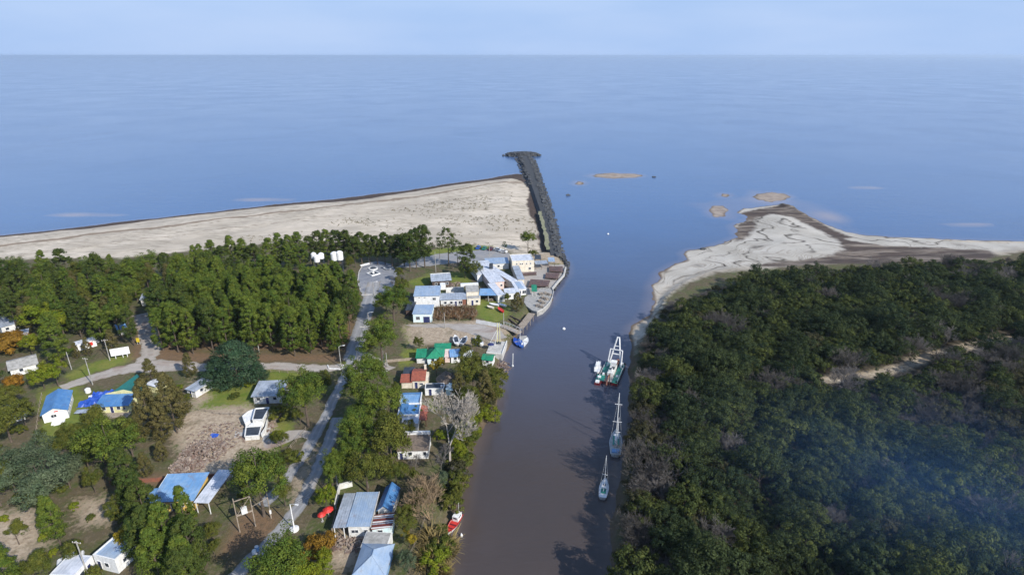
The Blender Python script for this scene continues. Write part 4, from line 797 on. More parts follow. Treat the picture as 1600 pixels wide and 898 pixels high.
# ---------------------------------------------------------------- buildings
def site(fl, fr, z=GZ):
    a, b = P(*fl, z), P(*fr, z); d = b - a; return Vector((a.x, a.y, z)), math.atan2(d.y, d.x), d.length
def ribs(mb, e0, e1, r0, r1, sp, h=.045, w=.07, up=None):
    """standing seams from the eave e0-e1 up to the ridge r0-r1"""
    e0, e1, r0, r1 = map(Vector, (e0, e1, r0, r1)); n = max(2, int((e1 - e0).length / sp))
    for i in range(n + 1):
        t = i / n; p, q = e0.lerp(e1, t), r0.lerp(r1, t); u = (e1 - e0).cross(r0 - e0).normalized(); u = u if u.z > 0 else -u
        mb.bar(p + u * h * .4, q + u * h * .4, w, h, u)
def opening(t, W, D, side, a, z, w, h, kind='window', m=None, pane=None):
    def box(mb, a0, a1, z0, z1, d0, d1):
        if side == 'f': mb.box(a0, a1, -d1, -d0, z0, z1)
        elif side == 'b': mb.box(a0, a1, D + d0, D + d1, z0, z1)
        elif side == 'r': mb.box(W + d0, W + d1, a0, a1, z0, z1)
        else: mb.box(-d1, -d0, a0, a1, z0, z1)
    fw = .09; mb = MB(); box(mb, a, a + fw, z, z + h, .003, .07); box(mb, a + w - fw, a + w, z, z + h, .003, .07); box(mb, a + fw, a + w - fw, z + h - fw, z + h, .003, .07)
    if kind == 'window':
        box(mb, a + fw, a + w - fw, z, z + fw, .003, .1)
        if w > 1.1: box(mb, a + w / 2 - .03, a + w / 2 + .03, z + fw, z + h - fw, .032, .06)
    o = mb.build('window' if kind == 'window' else 'door', m or M['whitep'], t)
    q = MB(); box(q, a + fw, a + w - fw, z + (fw if kind == 'window' else 0), z + h - fw, .004, .03); q.build('pane' if kind == 'window' else 'leaf', pane or (M['glass'] if kind == 'window' else M['shutter']), o)
    if kind == 'door':
        q = MB(); box(q, a + w * .75, a + w * .75 + .12, z + 1.0, z + 1.05, .031, .08); q.build('handle', M['metal'], o)
def house(nm, label, fl, fr, depth, h, roof=('gf', 1.2), wall='white', roofm='steel', wins=(), cat='house', over=.35, sp=.6, group=None, rise_walls=True, W=None, base=0., trim=None, rlabel=None):
    o, rz, w = site(fl, fr); W = W or w; D = depth
    t = thing(nm, label, cat, o, rz, group); k, rv = roof[0], roof[1] if len(roof) > 1 else 0.
    wm = M[wall]; rm = M[roofm]; mb = MB(); b = -.15
    if k == 'gf': mb.prism([(0, 0, b), (W, 0, b), (W, 0, h), (W / 2, 0, h + rv), (0, 0, h)], (0, D, 0))
    elif k == 'gs': mb.prism([(0, 0, b), (0, D, b), (0, D, h), (0, D / 2, h + rv), (0, 0, h)], (W, 0, 0))
    elif k == 'shed': mb.prism([(0, 0, b), (0, D, b), (0, D, h + rv), (0, 0, h)], (W, 0, 0))
    elif k == 'shedx': mb.prism([(0, 0, b), (W, 0, b), (W, 0, h + rv), (0, 0, h)], (0, D, 0))
    elif k != 'open': mb.box(0, W, 0, D, b, h)
    if k == 'open':
        for x, y in ((.1, .1), (W - .1, .1), (.1, D - .1), (W - .1, D - .1)) + (((W / 2, .1), (W / 2, D - .1)) if W > 5 else ()):
            MB().box(x - .07, x + .07, y - .07, y + .07, b, h + rv * y / D).build('post', wm, t)
    else: mb.build('wall', wm, t)
    r = MB(); ov = over; th = .12
    if k == 'gf':
        dz = rv / (W / 2) * ov
        for s in (0, 1):
            x0 = -ov if s == 0 else W + ov; e0, e1, r0, r1 = (x0, -ov, h - dz + .13), (x0, D + ov, h - dz + .13), (W / 2, -ov, h + rv + .13), (W / 2, D + ov, h + rv + .13)
            r.slab([e0, e1, r1, r0], th); ribs(r, e0, e1, r0, r1, sp)
        r.bar((W / 2, -ov - .02, h + rv + .16), (W / 2, D + ov + .02, h + rv + .16), .3, .08)
    elif k == 'gs':
        dz = rv / (D / 2) * ov
        for s in (0, 1):
            y0 = -ov if s == 0 else D + ov; e0, e1, r0, r1 = (-ov, y0, h - dz + .13), (W + ov, y0, h - dz + .13), (-ov, D / 2, h + rv + .13), (W + ov, D / 2, h + rv + .13)
            r.slab([e0, e1, r1, r0], th); ribs(r, e0, e1, r0, r1, sp)
        r.bar((-ov - .02, D / 2, h + rv + .16), (W + ov + .02, D / 2, h + rv + .16), .3, .08)
    elif k in ('shed', 'open'):
        dz = rv / D * ov; e0, e1, r0, r1 = (-ov, -ov, h - dz + .13), (W + ov, -ov, h - dz + .13), (-ov, D + ov, h + rv + dz + .13), (W + ov, D + ov, h + rv + dz + .13)
        r.slab([e0, e1, r1, r0], th); ribs(r, e0, e1, r0, r1, sp)
    elif k == 'shedx':
        dz = rv / W * ov; e0, e1, r0, r1 = (-ov, -ov, h - dz + .13), (-ov, D + ov, h - dz + .13), (W + ov, -ov, h + rv + dz + .13), (W + ov, D + ov, h + rv + dz + .13)
        r.slab([e0, e1, r1, r0], th); ribs(r, e0, e1, r0, r1, sp)
    elif k == 'flat':
        r.box(.2, W - .2, .2, D - .2, h + .01, h + .1)
        if rv:
            pm = MB(); pm.box(-.02, W + .02, -.02, .2, h + .004, h + rv); pm.box(-.02, W + .02, D - .2, D + .02, h + .004, h + rv); pm.box(-.02, .2, .2, D - .2, h + .004, h + rv); pm.box(W - .2, W + .02, .2, D - .2, h + .004, h + rv); pm.build('parapet', wm, t)
    elif k == 'hip':
        q = min(W, D) / 2; a = [(-ov, -ov, h), (W + ov, -ov, h), (W + ov, D + ov, h), (-ov, D + ov, h)]
        g0, g1 = ((q, D / 2, h + rv), (W - q + .01, D / 2, h + rv)) if W >= D else ((W / 2, q, h + rv), (W / 2, D - q + .01, h + rv))
        fs = [(0, 1, 5, 4), (1, 2, 5), (2, 3, 4, 5), (3, 0, 4)] if W >= D else [(0, 1, 4), (1, 2, 5, 4), (2, 3, 5), (3, 0, 4, 5)]
        r.add(a + [g0, g1], fs + [(3, 2, 1, 0)])
        for i, j in ((0, 4), (1, 5 if W >= D else 4), (2, 5), (3, 4 if W >= D else 5), (4, 5)):
            v = a + [g0, g1]; r.bar(Vector(v[i]) + Vector((0, 0, .03)), Vector(v[j]) + Vector((0, 0, .03)), .16, .08)
    ro = r.build('roof', rm, t)
    if rlabel: ro['label'] = rlabel
    for wn in wins: opening(t, W, D, *wn)
    return t, W, D
def local(t, p): return t.matrix_basis @ Vector(p)
def part(name, m, t, fn, label=None):
    mb = MB(); fn(mb); return mb.build(name, M[m] if isinstance(m, str) else m, t, label)
def chimney(t, x, y, z0, z1, s=.5, m='white', par=None):
    return part('chimney', m, par or t, lambda b: (b.box(x, x + s, y, y + s, z0, z1), b.box(x - .06, x + s + .06, y - .06, y + s + .06, z1 + .002, z1 + .12)))
win = lambda side, a, z=1.0, w=1.1, h=1.1: (side, a, z, w, h)
door = lambda side, a, w=.95, h=2.1, pane=None: (side, a, 0, w, h, 'door', None, pane)

# --- left bank, lower left
t, W, D = house('gable_house', 'white house with ribbed blue gable roof on its own lawn', (69.5, 661), (108.5, 652), 10.4, 2.6, ('gf', 1.25), 'whitep', 'blue', [win('f', 1.7, 1.0, 1.3, 1.0), win('r', 1.2), win('r', 4.4), win('r', 7.6), win('l', 3), win('l', 7)], sp=.55)
part('porch', 'whitep', t, lambda b: (b.box(1.7, 4.6, -2.2, -.08, -.1, .28), b.box(2.3, 4.0, -2.7, -2.202, -.1, .14)))
part('plaque', 'red', t, lambda b: b.box(2.6, 3.5, -.03, -.002, 2.55, 2.85))
t, W, D = house('lean_house', 'pale yellow green house under a single sloping blue roof with timber deck', (154, 646), (203, 644), 3.9, 2.3, ('shed', .9), 'yellow', 'blue', [win('f', 1.2), win('f', 5.0), door('f', 3.3), win('f', 6.6, 1, .8, .8)], sp=.5)
part('gable_wall', 'yellow', t, lambda b: b.prism([(0.2, D + .42, -.1), (W - .2, D + .42, -.1), (W - .2, D + .42, 3.6), (W * .62, D + .42, 4.5), (.2, D + .42, 3.5)], (0, .25, 0)))
part('deck', 'wood', t, lambda b: [b.box(-1.2 + i * .62, -1.2 + i * .62 + .58, -2.6, -.1, .1, .2) for i in range(16)])
o, rz, w = site((170, 620), (224, 596)); t = thing('shade_net', 'dark teal shade net stretched on posts behind the pale yellow green house', 'shade net', o, 0)
q = [P(166, 619, 5.0) - o, P(206, 618, 4.2) - o, P(232, 604, 4.4) - o, P(214, 584, 6.0) - o]
def net(b):
    g = 10
    vs = []
    for i in range(g + 1):
        for j in range(g + 1):
            a = q[0].lerp(q[1], i / g); c = q[3].lerp(q[2], i / g); p = a.lerp(c, j / g); p.z -= .5 * math.sin(math.pi * i / g) * math.sin(math.pi * j / g); vs.append(tuple(p))
    b.add(vs, [(i * (g + 1) + j, (i + 1) * (g + 1) + j, (i + 1) * (g + 1) + j + 1, i * (g + 1) + j + 1) for i in range(g) for j in range(g)])
part('net', 'teal', t, net)
for p in q: part('post', 'wood', t, lambda b: b.tube([(p.x, p.y, -.1), (p.x, p.y, p.z)], .07, 6))
o = P(154, 622); t = thing('tarpaulin', 'crumpled bright blue tarpaulin lying between the two blue roofed houses', 'tarpaulin', o, -.15)
def crumple(b):
    rr = random.Random(4); g = 12; vs = []
    for i in range(g + 1):
        for j in range(g + 1):
            x = -2.2 + 4.6 * i / g; y = -4.6 + 8.0 * j / g; e = min(i, j, g - i, g - j); vs.append((x + rr.uniform(-.2, .2), y + rr.uniform(-.2, .2) + .3 * x, .05 + (0 if e == 0 else rr.uniform(.3, 1.25) + .5 * math.sin(i * .9) * math.cos(j * .7))))
    b.add(vs, [(i * (g + 1) + j, (i + 1) * (g + 1) + j, (i + 1) * (g + 1) + j + 1, i * (g + 1) + j + 1) for i in range(g) for j in range(g)])
part('sheet', 'tarp', t, crumple)
def water_butt(u, v, s, label):
    p = P(u, v); t = thing('water_tank', label, 'water tank', p); part('tank', 'whitep', t, lambda b: b.lathe([(.9 * s, 0), (1.0 * s, .2 * s), (1.0 * s, 1.5 * s), (.8 * s, 1.8 * s), (.25 * s, 2.0 * s)])); part('lid', 'metal', t, lambda b: b.lathe([(.28 * s, 2.003 * s), (.28 * s, 2.1 * s)], n=10)); return t
water_butt(138.2, 613, .75, 'larger white round tank beside the blue tarpaulin'); water_butt(141.5, 622, .45, 'smaller white round tank beside the blue tarpaulin')
def wall_line(nm, label, line, h, th, m, cat='wall', coping=None, zb=GZ):
    pp = [P(u, v) for u, v in line]; o = pp[0]; t = thing(nm, label, cat, o); q = [p - o for p in pp]
    for a, b_ in zip(q[:-1], q[1:]): part('wall_panel', m, t, lambda b: b.bar(a + Vector((0, 0, h / 2 - .1)), b_ + Vector((0, 0, h / 2 - .1)), th, h + .2))
    if coping:
        for a, b_ in zip(q[:-1], q[1:]): part('coping', coping, t, lambda b: b.bar(a + Vector((0, 0, h + .04)), b_ + Vector((0, 0, h + .04)), th + .08, .07))
    return t
wall_line('garden_wall', 'thin white garden wall running down beside the pale yellow green house', [(143.6, 640), (147, 660), (151.5, 684)], 1.3, .2, 'white', coping='conpale')
house('grey_shed', 'small white shed with flat grey roof right of the olive conifers', (294, 618), (307, 621.5), 5.5, 2.2, ('shed', .3), 'white', 'steel', [door('f', .8), win('r', 1.5)], cat='shed')
t, W, D = house('low_house', 'low white house with dented pale metal roof on the round lawn', (397.5, 631), (441, 629), 6.8, 2.5, ('shed', .5), 'white', 'steel', [win('f', .8), win('f', 5.2), door('f', 3.2), win('l', 2)], over=.45, sp=.9)
part('rusted_sheets', 'rust', t, lambda b: [b.slab([(W + .5, y, 2.66 + .075 * y), (W + 2.6, y, 2.64 + .075 * y), (W + 2.6, y + .55, 2.68 + .075 * y), (W + .5, y + .55, 2.7 + .075 * y)], .05) for y in (.2, 1.3, 2.4, 3.5, 4.6, 5.7)], 'rusty slatted end of the roof')
part('lean_to_posts', 'wood', t, lambda b: [b.box(W + 2.4, W + 2.55, y, y + .15, -.1, 2.6 + .075 * y) for y in (.3, 5.9)])
for i, u in enumerate((427, 453)): pass
# the ruin
o, rz, w = site((384, 690), (404, 688)); t = thing('ruined_house', 'white roofless house shell with black tarred slabs beside the rubble', 'ruin', o, rz)
def L(u, v, z=0.): q = Matrix.Rotation(-rz, 3, 'Z') @ (P(u, v, GZ + z) - o); return q
def block(nm, m, poly, h, top=None, tm='dark', lip=.22):
    q = [L(u, v, h) for u, v in poly]; part(nm, m, t, lambda b: b.prism(q, (0, 0, -h - .1)))
    if top: c = sum(q, Vector()) / len(q); part(top, tm, t, lambda b: b.prism([c + (p - c) * .9 + Vector((0, 0, .05)) for p in q], (0, 0, -.04)))
    if lip:
        for a, b_ in zip(q, q[1:] + q[:1]): part('parapet', 'whitep', t, lambda b: b.bar(a + Vector((0, 0, lip / 2 + .003)), b_ + Vector((0, 0, lip / 2 + .003)), .22, lip))
block('rear_block', 'white', [(394.5, 656), (410.5, 655.5), (420.5, 637), (399, 638.5)], 2.5, 'tarred_slab')
block('front_block', 'white', [(382.5, 682), (404.5, 680.5), (408.5, 665.5), (384.5, 667)], 1.1, 'tarred_slab')
block('side_terrace', 'whitep', [(383, 661), (393.5, 655), (398, 639), (388, 643), (379, 650)], 1.7, None, lip=.15)
block('middle_terrace', 'whitep', [(388, 664), (409, 662.5), (411, 658.5), (394, 659.5)], 1.5, None, lip=0)
for q_ in ([(409, 681), (415, 671), (423, 640)],):
    for a, b_ in zip(q_[:-1], q_[1:]): part('broken_wall', 'white', t, lambda b: b.bar(L(*a, .6), L(*b_, .9), .2, 1.5))
part('paving', 'conpale', t, lambda b: (b.prism([L(366, 683, .05), L(382, 682, .05), L(383, 671, .05), L(368, 673, .05)], (0, 0, -.1)), b.prism([L(410, 690, .09), L(420, 680, .09), L(424, 662, .09), L(414, 668, .09)], (0, 0, -.14))))
def rubble(nm, label, u, v, n, rx, ry, hh, m, seed, cat='rubble'):
    rr = random.Random(seed); p = P(u, v); mb = MB()
    for i in range(n):
        a = rr.uniform(0, 6.28); q = math.sqrt(rr.random()); x, y = rx * q * math.cos(a), ry * q * math.sin(a); s = rr.uniform(.12, .5); z = hh * (1 - q * q) * rr.uniform(.4, 1)
        d = Vector((rr.gauss(0, 1), rr.gauss(0, 1), rr.gauss(0, .5))).normalized(); mb.bar(Vector((x, y, z)) - d * s, Vector((x, y, z)) + d * s, s * rr.uniform(.5, 1.2), s * rr.uniform(.3, .8))
    o = mb.build(nm, m, None, None, False, 'stuff'); o.location = (p.x, p.y, zat(p.x, p.y)); return tag(o, label, None)
rubble('rubble', 'heap of broken brick and plaster on the bare plot', 318, 706, 620, 5.6, 5.2, 1.0, M['rubble'], 1); rubble('rubble', 'reddish brick rubble behind the long blue roof', 294, 728, 380, 4.2, 3.2, .7, M['rubble'], 2); rubble('rubble', 'strewn pale debris around the ruin', 415, 665, 160, 3, 4, .3, M['rubble'], 3); rubble('rubble', 'strewn debris west of the ruin', 345, 680, 260, 8, 6, .25, M['rubble'], 5)
o = P(334, 681); t = thing('tarpaulin', 'small blue tarpaulin over a pile beside the rubble', 'tarpaulin', o); part('sheet', 'tarp', t, lambda b: b.add([(-1, -.8, .02), (1.1, -.7, .02), (1, .9, .02), (-.9, .8, .02), (-.3, 0, .9), (.5, .2, .7)], [(0, 1, 5, 4), (1, 2, 5), (2, 3, 4, 5), (3, 0, 4)]))
# long blue roof with canopy
t, W, D = house('long_house', 'long yellow house with wide light blue roof, shaded by trees', (243, 799), (305, 796), 7.6, 2.7, ('shed', .55), 'ochre', 'bluel', [win('f', 1.4), win('f', 5.0, 1, 1.2, .9), door('f', 3.4), win('f', 6.8)], over=.4, sp=.75)
part('lean_to_roof', 'bluel', t, lambda b: (b.slab([(-2.0, .3, 2.45), (-.45, .3, 2.6), (-.45, 4.2, 2.8), (-2.0, 4.2, 2.65)], .1),)); part('fascia', 'whitep', t, lambda b: b.bar((-.45, 3.9, 3.05), (-.45, D + .4, 3.34), .08, .3))
house('carport', 'white sheet roofed carport on thin posts beside the long blue roof', (309, 802), (330, 803), 9.8, 3.0, ('open', .35), 'whitep', 'whiter', cat='carport', over=.15, sp=.8)
wall_line('brick_wall', 'low red brick wall behind the long blue roof', [(172, 756), (236, 752), (345, 744)], .9, .25, 'brick')
t, W, D = house('white_cabin', 'white cabin with flat metal roof at the lower left edge', (152, 887), (186, 895.5), 4.6, 3.1, ('flat', .3), 'whitep', 'steelb', [door('f', .5), win('f', 2.2), win('r', 1.3, 1.2, 1.6, 1)], cat='cabin')
house('white_hut', 'white flat roofed hut cut by the lower left edge', (84, 915), (122, 917), 4.6, 2.7, ('flat', .12), 'whitep', 'whiter', [win('r', 1), door('r', 2.8)], cat='hut')
# big metal shed group
t, W, D = house('metal_shed', 'large white shed with pale ribbed metal roof beside the river plots', (546, 839), (578.5, 838.5), 9.0, 2.9, ('shed', .35), 'white', 'steelb', [win('f', .5, 1.1, 1.5, .9), win('f', 3.0, 1.1, .9, .9)], over=.25, sp=.45, cat='shed')
part('porch_roof', 'steel', t, lambda b: (b.slab([(-2.9, -.3, 2.8), (-.3, -.3, 2.86), (-.3, D + .2, 3.2), (-2.9, D + .2, 3.14)], .08), ribs(b, (-2.9, -.3, 2.8), (-.3, -.3, 2.86), (-2.9, D + .2, 3.14), (-.3, D + .2, 3.2), .5)), 'greyer sheet roof over the open porch')
for y in (-.1, D): part('porch_post', 'whitep', t, lambda b: b.box(-2.8, -2.65, y - .07, y + .07, -.1, 2.75 + .035 * y))
part('porch_post', 'whitep', t, lambda b: b.box(-.9, -.76, -.25, -.1, -.1, 2.75)); part('fascia', 'conpale', t, lambda b: b.bar((W + .36, -.3, 2.92), (W + .36, D + .3, 3.3), .14, .34))
house('dark_lean_to', 'dark low lean to of old panels left of the large metal shed', (523, 829), (531, 829), 8.5, 1.9, ('open', .1), 'darkwood', 'dark', cat='lean-to', over=.1, sp=1.2)
wall_line('boundary_wall', 'white boundary wall bending behind the dark lean to', [(524, 795), (531, 764), (551, 759)], 1.5, .2, 'white')
house('gable_shed', 'shed with deep blue gable roof beside the large metal shed', (592, 811), (612, 812), 6.6, 2.6, ('gf', 1.2), 'white', 'blued', [win('f', 1)], over=.3, sp=.6, cat='shed')
t, W, D = house('patched_shed', 'ramshackle shed roofed in rusty red and white strips', (583, 840), (613, 839), 3.5, 2.3, ('shedx', .5), 'cyan', 'rust', [win('f', 1.0)], over=.2, sp=.7, cat='shed')
for i in range(7): part('roof_strip', ('whitep', 'maroon', 'steel')[i % 3], t, lambda b: b.slab([(-.2, -.1 + i * .53, 2.52), (W + .2, -.3 + i * .53, 3.06), (W + .2, -.05 + i * .53, 3.06), (-.2, .16 + i * .53, 2.52)], .05))
house('concrete_hut', 'small hut with stained flat concrete roof below the patched shed', (565, 869), (606, 871), 4.0, 2.4, ('flat', 0), 'white', 'concrete', [win('f', .6, 1, .9, .9), door('f', 3.4), win('f', 4.8, 1, 1, .9)], cat='hut')
house('hip_house', 'house with worn pale blue hipped roof at the lower edge', (556, 912), (602, 913), 6.8, 2.5, ('hip', 1.7), 'bluel', 'steelb', [win('f', 1.5)], over=.4)
for u, v, r_, l in ((514, 806, 1.15, 'larger red parasol at the roadside beside the metal shed'), (504, 814, .9, 'smaller red parasol at the roadside beside the metal shed')):
    p = P(u, v); t = thing('parasol', l, 'parasol', p); part('canopy', 'red', t, lambda b: b.lathe([(r_, 1.75), (r_ * .97, 1.8), (r_ * .55, 2.15), (.05, 2.4)], n=8)); part('pole', 'metal', t, lambda b: b.tube([(0, 0, 0), (0, 0, 1.85)], .05, 6)); part('base', 'concrete', t, lambda b: b.lathe([(.3, -.05), (.3, .12)], n=10))
# river plots
t, W, D = house('thatched_cottage', 'white cottage with old brown thatch and long white front', (622, 717), (669.5, 716), 4.8, 2.3, ('shed', .9), 'whitep', 'thatch', [door('f', .4, .9, 1.9), win('f', 2.4), win('f', 6.0, .9, .9, 1.2)], over=.15, sp=9)
part('parapet', 'whitep', t, lambda b: b.box(-.1, W + .1, D + .18, D + .75, -.1, 4.1))
t, W, D = house('blue_roof_house', 'white stepped house with three bright blue roof decks behind white parapets', (622, 663), (656, 662), 5.4, 2.6, ('flat', .35), 'whitep', 'blue', [win('f', .6), win('l', 2)], sp=.7)
part('rear_block', 'whitep', t, lambda b: b.box(.1, W - .3, D + .03, D + 4.6, -.1, 2.9)); part('rear_roof', 'bluel', t, lambda b: (b.slab([(-.1, D + .3, 3.0), (W - .1, D + .3, 3.0), (W - .1, D + 4.0, 3.25), (-.1, D + 4.0, 3.25)], .08), ribs(b, (-.1, D + .3, 3.0), (W - .1, D + .3, 3.0), (-.1, D + 4.0, 3.25), (W - .1, D + 4.0, 3.25), .7)), 'lighter blue rear roof')
part('rear_parapet', 'whitep', t, lambda b: (b.box(-.12, .12, D + .05, D + 4.7, 2.905, 3.5), b.box(W - .32, W - .08, D + .05, D + 4.7, 2.905, 3.5))); part('back_strip', 'blue', t, lambda b: b.slab([(0, D + 4.1, 3.35), (W - .2, D + 4.1, 3.35), (W - .2, D + 5.1, 3.2), (0, D + 5.1, 3.2)], .1))
part('front_wing', 'whitep', t, lambda b: b.box(1.6, W - .1, -2.9, -.03, -.1, 2.2)); part('front_roof', 'whiter', t, lambda b: (b.slab([(1.4, -3.1, 2.25), (W, -3.1, 2.25), (W, -.05, 2.5), (1.4, -.05, 2.5)], .08), ribs(b, (1.4, -3.1, 2.25), (W, -3.1, 2.25), (1.4, -.05, 2.5), (W, -.05, 2.5), .5)), 'white grey front roof')
part('stair_head', 'blued', t, lambda b: b.box(.5, 2.5, 2.6, 4.7, 2.62, 3.5)); part('side_porch', 'tile', t, lambda b: (b.slab([(W + .05, -1.5, 2.4), (W + 1.9, -1.5, 2.0), (W + 1.9, 5.4, 2.0), (W + .05, 5.4, 2.4)], .1),), 'red tiled side porch roof')
for y in (-1.2, 1.9, 5.2): part('porch_post', 'maroon', t, lambda b: b.box(W + 1.7, W + 1.82, y - .06, y + .06, -.1, 1.92))
t, W, D = house('tiled_house', 'white house with red clay tile roof and small chimney', (645, 606.5), (664, 606), 6.6, 2.6, ('gs', 1.0), 'cream', 'tile', [win('f', 2.0, 1.1, 1.1, .7), door('f', .6), win('r', 2)], over=.3, sp=.3)
part('wing', 'cream', t, lambda b: b.box(-3.2, -.03, .2, 3.2, -.1, 2.1)); part('wing_roof', 'tile', t, lambda b: (b.slab([(-3.5, -.2, 2.15), (-.05, -.2, 2.15), (-.05, 3.5, 2.9), (-3.5, 3.5, 2.9)], .12), ribs(b, (-3.5, -.2, 2.15), (-.05, -.2, 2.15), (-3.5, 3.5, 2.9), (-.05, 3.5, 2.9), .3)))
part('rear_block', 'steel', t, lambda b: b.box(-3.0, -.03, 3.6, 7.6, -.1, 2.6)); part('rear_roof', 'dark', t, lambda b: b.box(-3.2, -.04, 3.55, 7.8, 2.604, 2.75)); chimney(t, W - .5, 5.4, 2.2, 4.4, .6, 'cream')
part('side_porch', 'cream', t, lambda b: b.box(W + .03, W + .9, .8, 5.5, -.1, 2.3))
t, W, D = house('boundary_house', 'low white walled building with dark flat roof by the thatched pavilion', (664.5, 617.5), (694, 616.5), 2.9, 2.0, ('flat', .2), 'whitep', 'dark', [door('f', 1.0)], cat='outbuilding')
part('roof_clutter', 'whitep', t, lambda b: [b.box(x, x + .5, .7, 1.5, 2.11, 2.5) for x in (4.4, 5.2, 6.0)])
house('cyan_hut', 'small pale cyan hut at the end of the low white walled building', (697, 617), (707, 619), 2.6, 1.9, ('shed', .4), 'cyan', 'cyan', cat='hut', over=.15)
o, rz, w = site((683, 606), (704, 607)); t = thing('thatched_pavilion', 'round roofed thatch pavilion among the riverside trees', 'pavilion', o, rz)
part('roof', 'thatch', t, lambda b: b.lathe([(3.1, 1.9), (2.6, 2.35), (1.2, 3.5), (.15, 4.4)], 2.3, 2.3, 12))
for i in range(6): part('post', 'darkwood', t, lambda b: b.tube([(2.3 + 2.5 * math.cos(i * 1.047), 2.3 + 2.5 * math.sin(i * 1.047), -.1), (2.3 + 2.5 * math.cos(i * 1.047), 2.3 + 2.5 * math.sin(i * 1.047), 2.2)], .1, 6))
t, W, D = house('green_roof_house', 'house with bright green pyramid roof and low green wings', (668, 569.5), (692, 569), 5.6, 2.3, ('hip', 2.1), 'cyan', 'green', [win('f', 1.2), door('f', 3.2)], over=.4)
part('wing', 'white', t, lambda b: b.box(-3.4, -.45, 1.0, 5.0, -.1, 2.0)); part('wing_roof', 'green', t, lambda b: (b.slab([(-3.7, .6, 2.05), (-.42, .6, 2.05), (-.42, 5.4, 2.9), (-3.7, 5.4, 2.9)], .1), ribs(b, (-3.7, .6, 2.05), (-.42, .6, 2.05), (-3.7, 5.4, 2.9), (-.42, 5.4, 2.9), .6)))
part('rear_wing', 'white', t, lambda b: b.box(1.8, W + 2.0, D + .45, D + 3.0, -.1, 2.2)); part('rear_roof', 'green', t, lambda b: b.slab([(1.6, D + .42, 2.4), (W + 2.3, D + .42, 2.4), (W + 2.3, D + 3.4, 2.9), (1.6, D + 3.4, 2.9)], .1))
t, W, D = house('small_blue_house', 'small white house with sloping blue roof right of the green roof', (705, 567), (719, 566), 3.6, 2.2, ('shed', .5), 'whitep', 'bluel', [win('f', .8)], over=.3)
house('white_kiosk', 'white kiosk with pale roof beside the small blue roofed house', (724, 566.5), (733, 567.5), 3.6, 2.1, ('shed', .4), 'cyan', 'whiter', [win('f', .5, .9, .9, .8)], cat='kiosk', over=.25)
house('pink_shed', 'pinkish shed between the green roof and the small blue roof', (695.5, 566), (703, 566), 3.0, 1.9, ('shed', .4), 'pink', 'pink', cat='shed', over=.15)
house('teal_shed', 'riverside shed with teal green roof and white end wall', (754, 571), (769, 572.5), 3.6, 2.2, ('gs', .7), 'white', 'green', [win('f', 1)], cat='shed', over=.3)
def terrace(nm, label, poly, z0, z1, m, cat):
    pp = [P(u, v, z1) for u, v in poly]; o = pp[0].copy(); o.z = 0; t = thing(nm, label, cat, o)
    part('slab', m, t, lambda b: b.prism([p - o for p in pp], (0, 0, z0 - z1))); return t, o, pp
t, o, pp = terrace('quay_slab', 'white concrete boat slip terrace at the river edge', [(766, 534), (792.5, 533), (785, 553.5), (760, 551)], -.8, 2.25, 'conpale', 'terrace')
part('kerb', 'white', t, lambda b: (b.bar(pp[1] - o + Vector((-.15, 0, .15)), pp[2] - o + Vector((-.15, 0, .15)), .25, .3), b.bar(pp[2] - o + Vector((0, .2, .15)), pp[3] - o + Vector((0, .2, .15)), .25, .3)))
# pale cyan house and the row behind it
t, W, D = house('cyan_house', 'pale cyan house with dark blue double door and light metal roof', (646, 503.5), (674.5, 503.5), 7.4, 3.3, ('shed', .35), 'cyan', 'steelb', [win('f', 1.0, 1.0, 1.5, 1.4), door('f', 3.6, 2.5, 2.4)], over=.2, sp=.9)
t, W, D = house('tall_block', 'taller white block with ribbed blue grey roof behind the pale cyan house', (648.2, 480.5), (687, 479.5), 9.2, 4.7, ('shed', .4), 'whitep', 'steelb', [win('f', 1.6, 3.9, .7, .4), win('f', 3.6, 3.9, .7, .4), win('f', 6.9, 2.9, 1.3, 1.1)], over=.25, sp=1.3, cat='building')
house('dark_shed', 'long dark roofed shed left of the pale cyan house', (634.7, 493), (645.5, 493), 12, 2.2, ('shed', .2), 'darkwood', 'dark', cat='shed', over=.2, sp=1.5)
t, W, D = house('row_house', 'long low house with worn metal roof behind the withered vines', (689, 479), (728, 477.5), 5.0, 2.8, ('shed', .5), 'white', 'steel', [win('f', 1.2), win('f', 3.5), door('f', 5.3), win('f', 6.8, .9, 1.5, 1.3)], over=.3, sp=1.0)
part('brick_end', 'brick', t, lambda b: b.box(W - 1.3, W + .06, -.09, -.02, -.1, 2.6), 'red brick end of the front wall')
t, W, D = house('two_level_house', 'old two level house with grey roof and cream walls', (730, 477), (750.5, 476), 3.4, 2.6, ('flat', .15), 'cream', 'concrete', [door('f', 1.6), win('f', 3.3)])
part('upper_block', 'cream', t, lambda b: b.prism([(0, D + .03, -.1), (0, D + 6.5, -.1), (0, D + 6.5, 4.9), (0, D + .03, 4.2)], (W - .3, 0, 0))); part('upper_roof', 'concrete', t, lambda b: b.slab([(-.15, D - .15, 4.33), (W - .15, D - .15, 4.33), (W - .15, D + 5.4, 4.93), (-.15, D + 5.4, 4.93)], .1)); part('ridge_cap', 'whitep', t, lambda b: b.box(-2.0, W, D + 5.6, D + 7.2, 4.4, 5.25))
wall_line('yard_wall', 'long white yard wall behind the low row house', [(697, 458), (725, 456)], 2.4, .25, 'white')
t, W, D = house('blue_lean_to', 'open lean to with flat light blue roof over timber tables', (750, 471.5), (776, 471.5), 6.2, 2.8, ('open', .2), 'metal', 'bluel', cat='lean-to', over=.25, sp=1.4)
part('back_wall', 'dark', t, lambda b: b.box(.2, W - .2, D - .3, D - .1, -.1, 2.8))
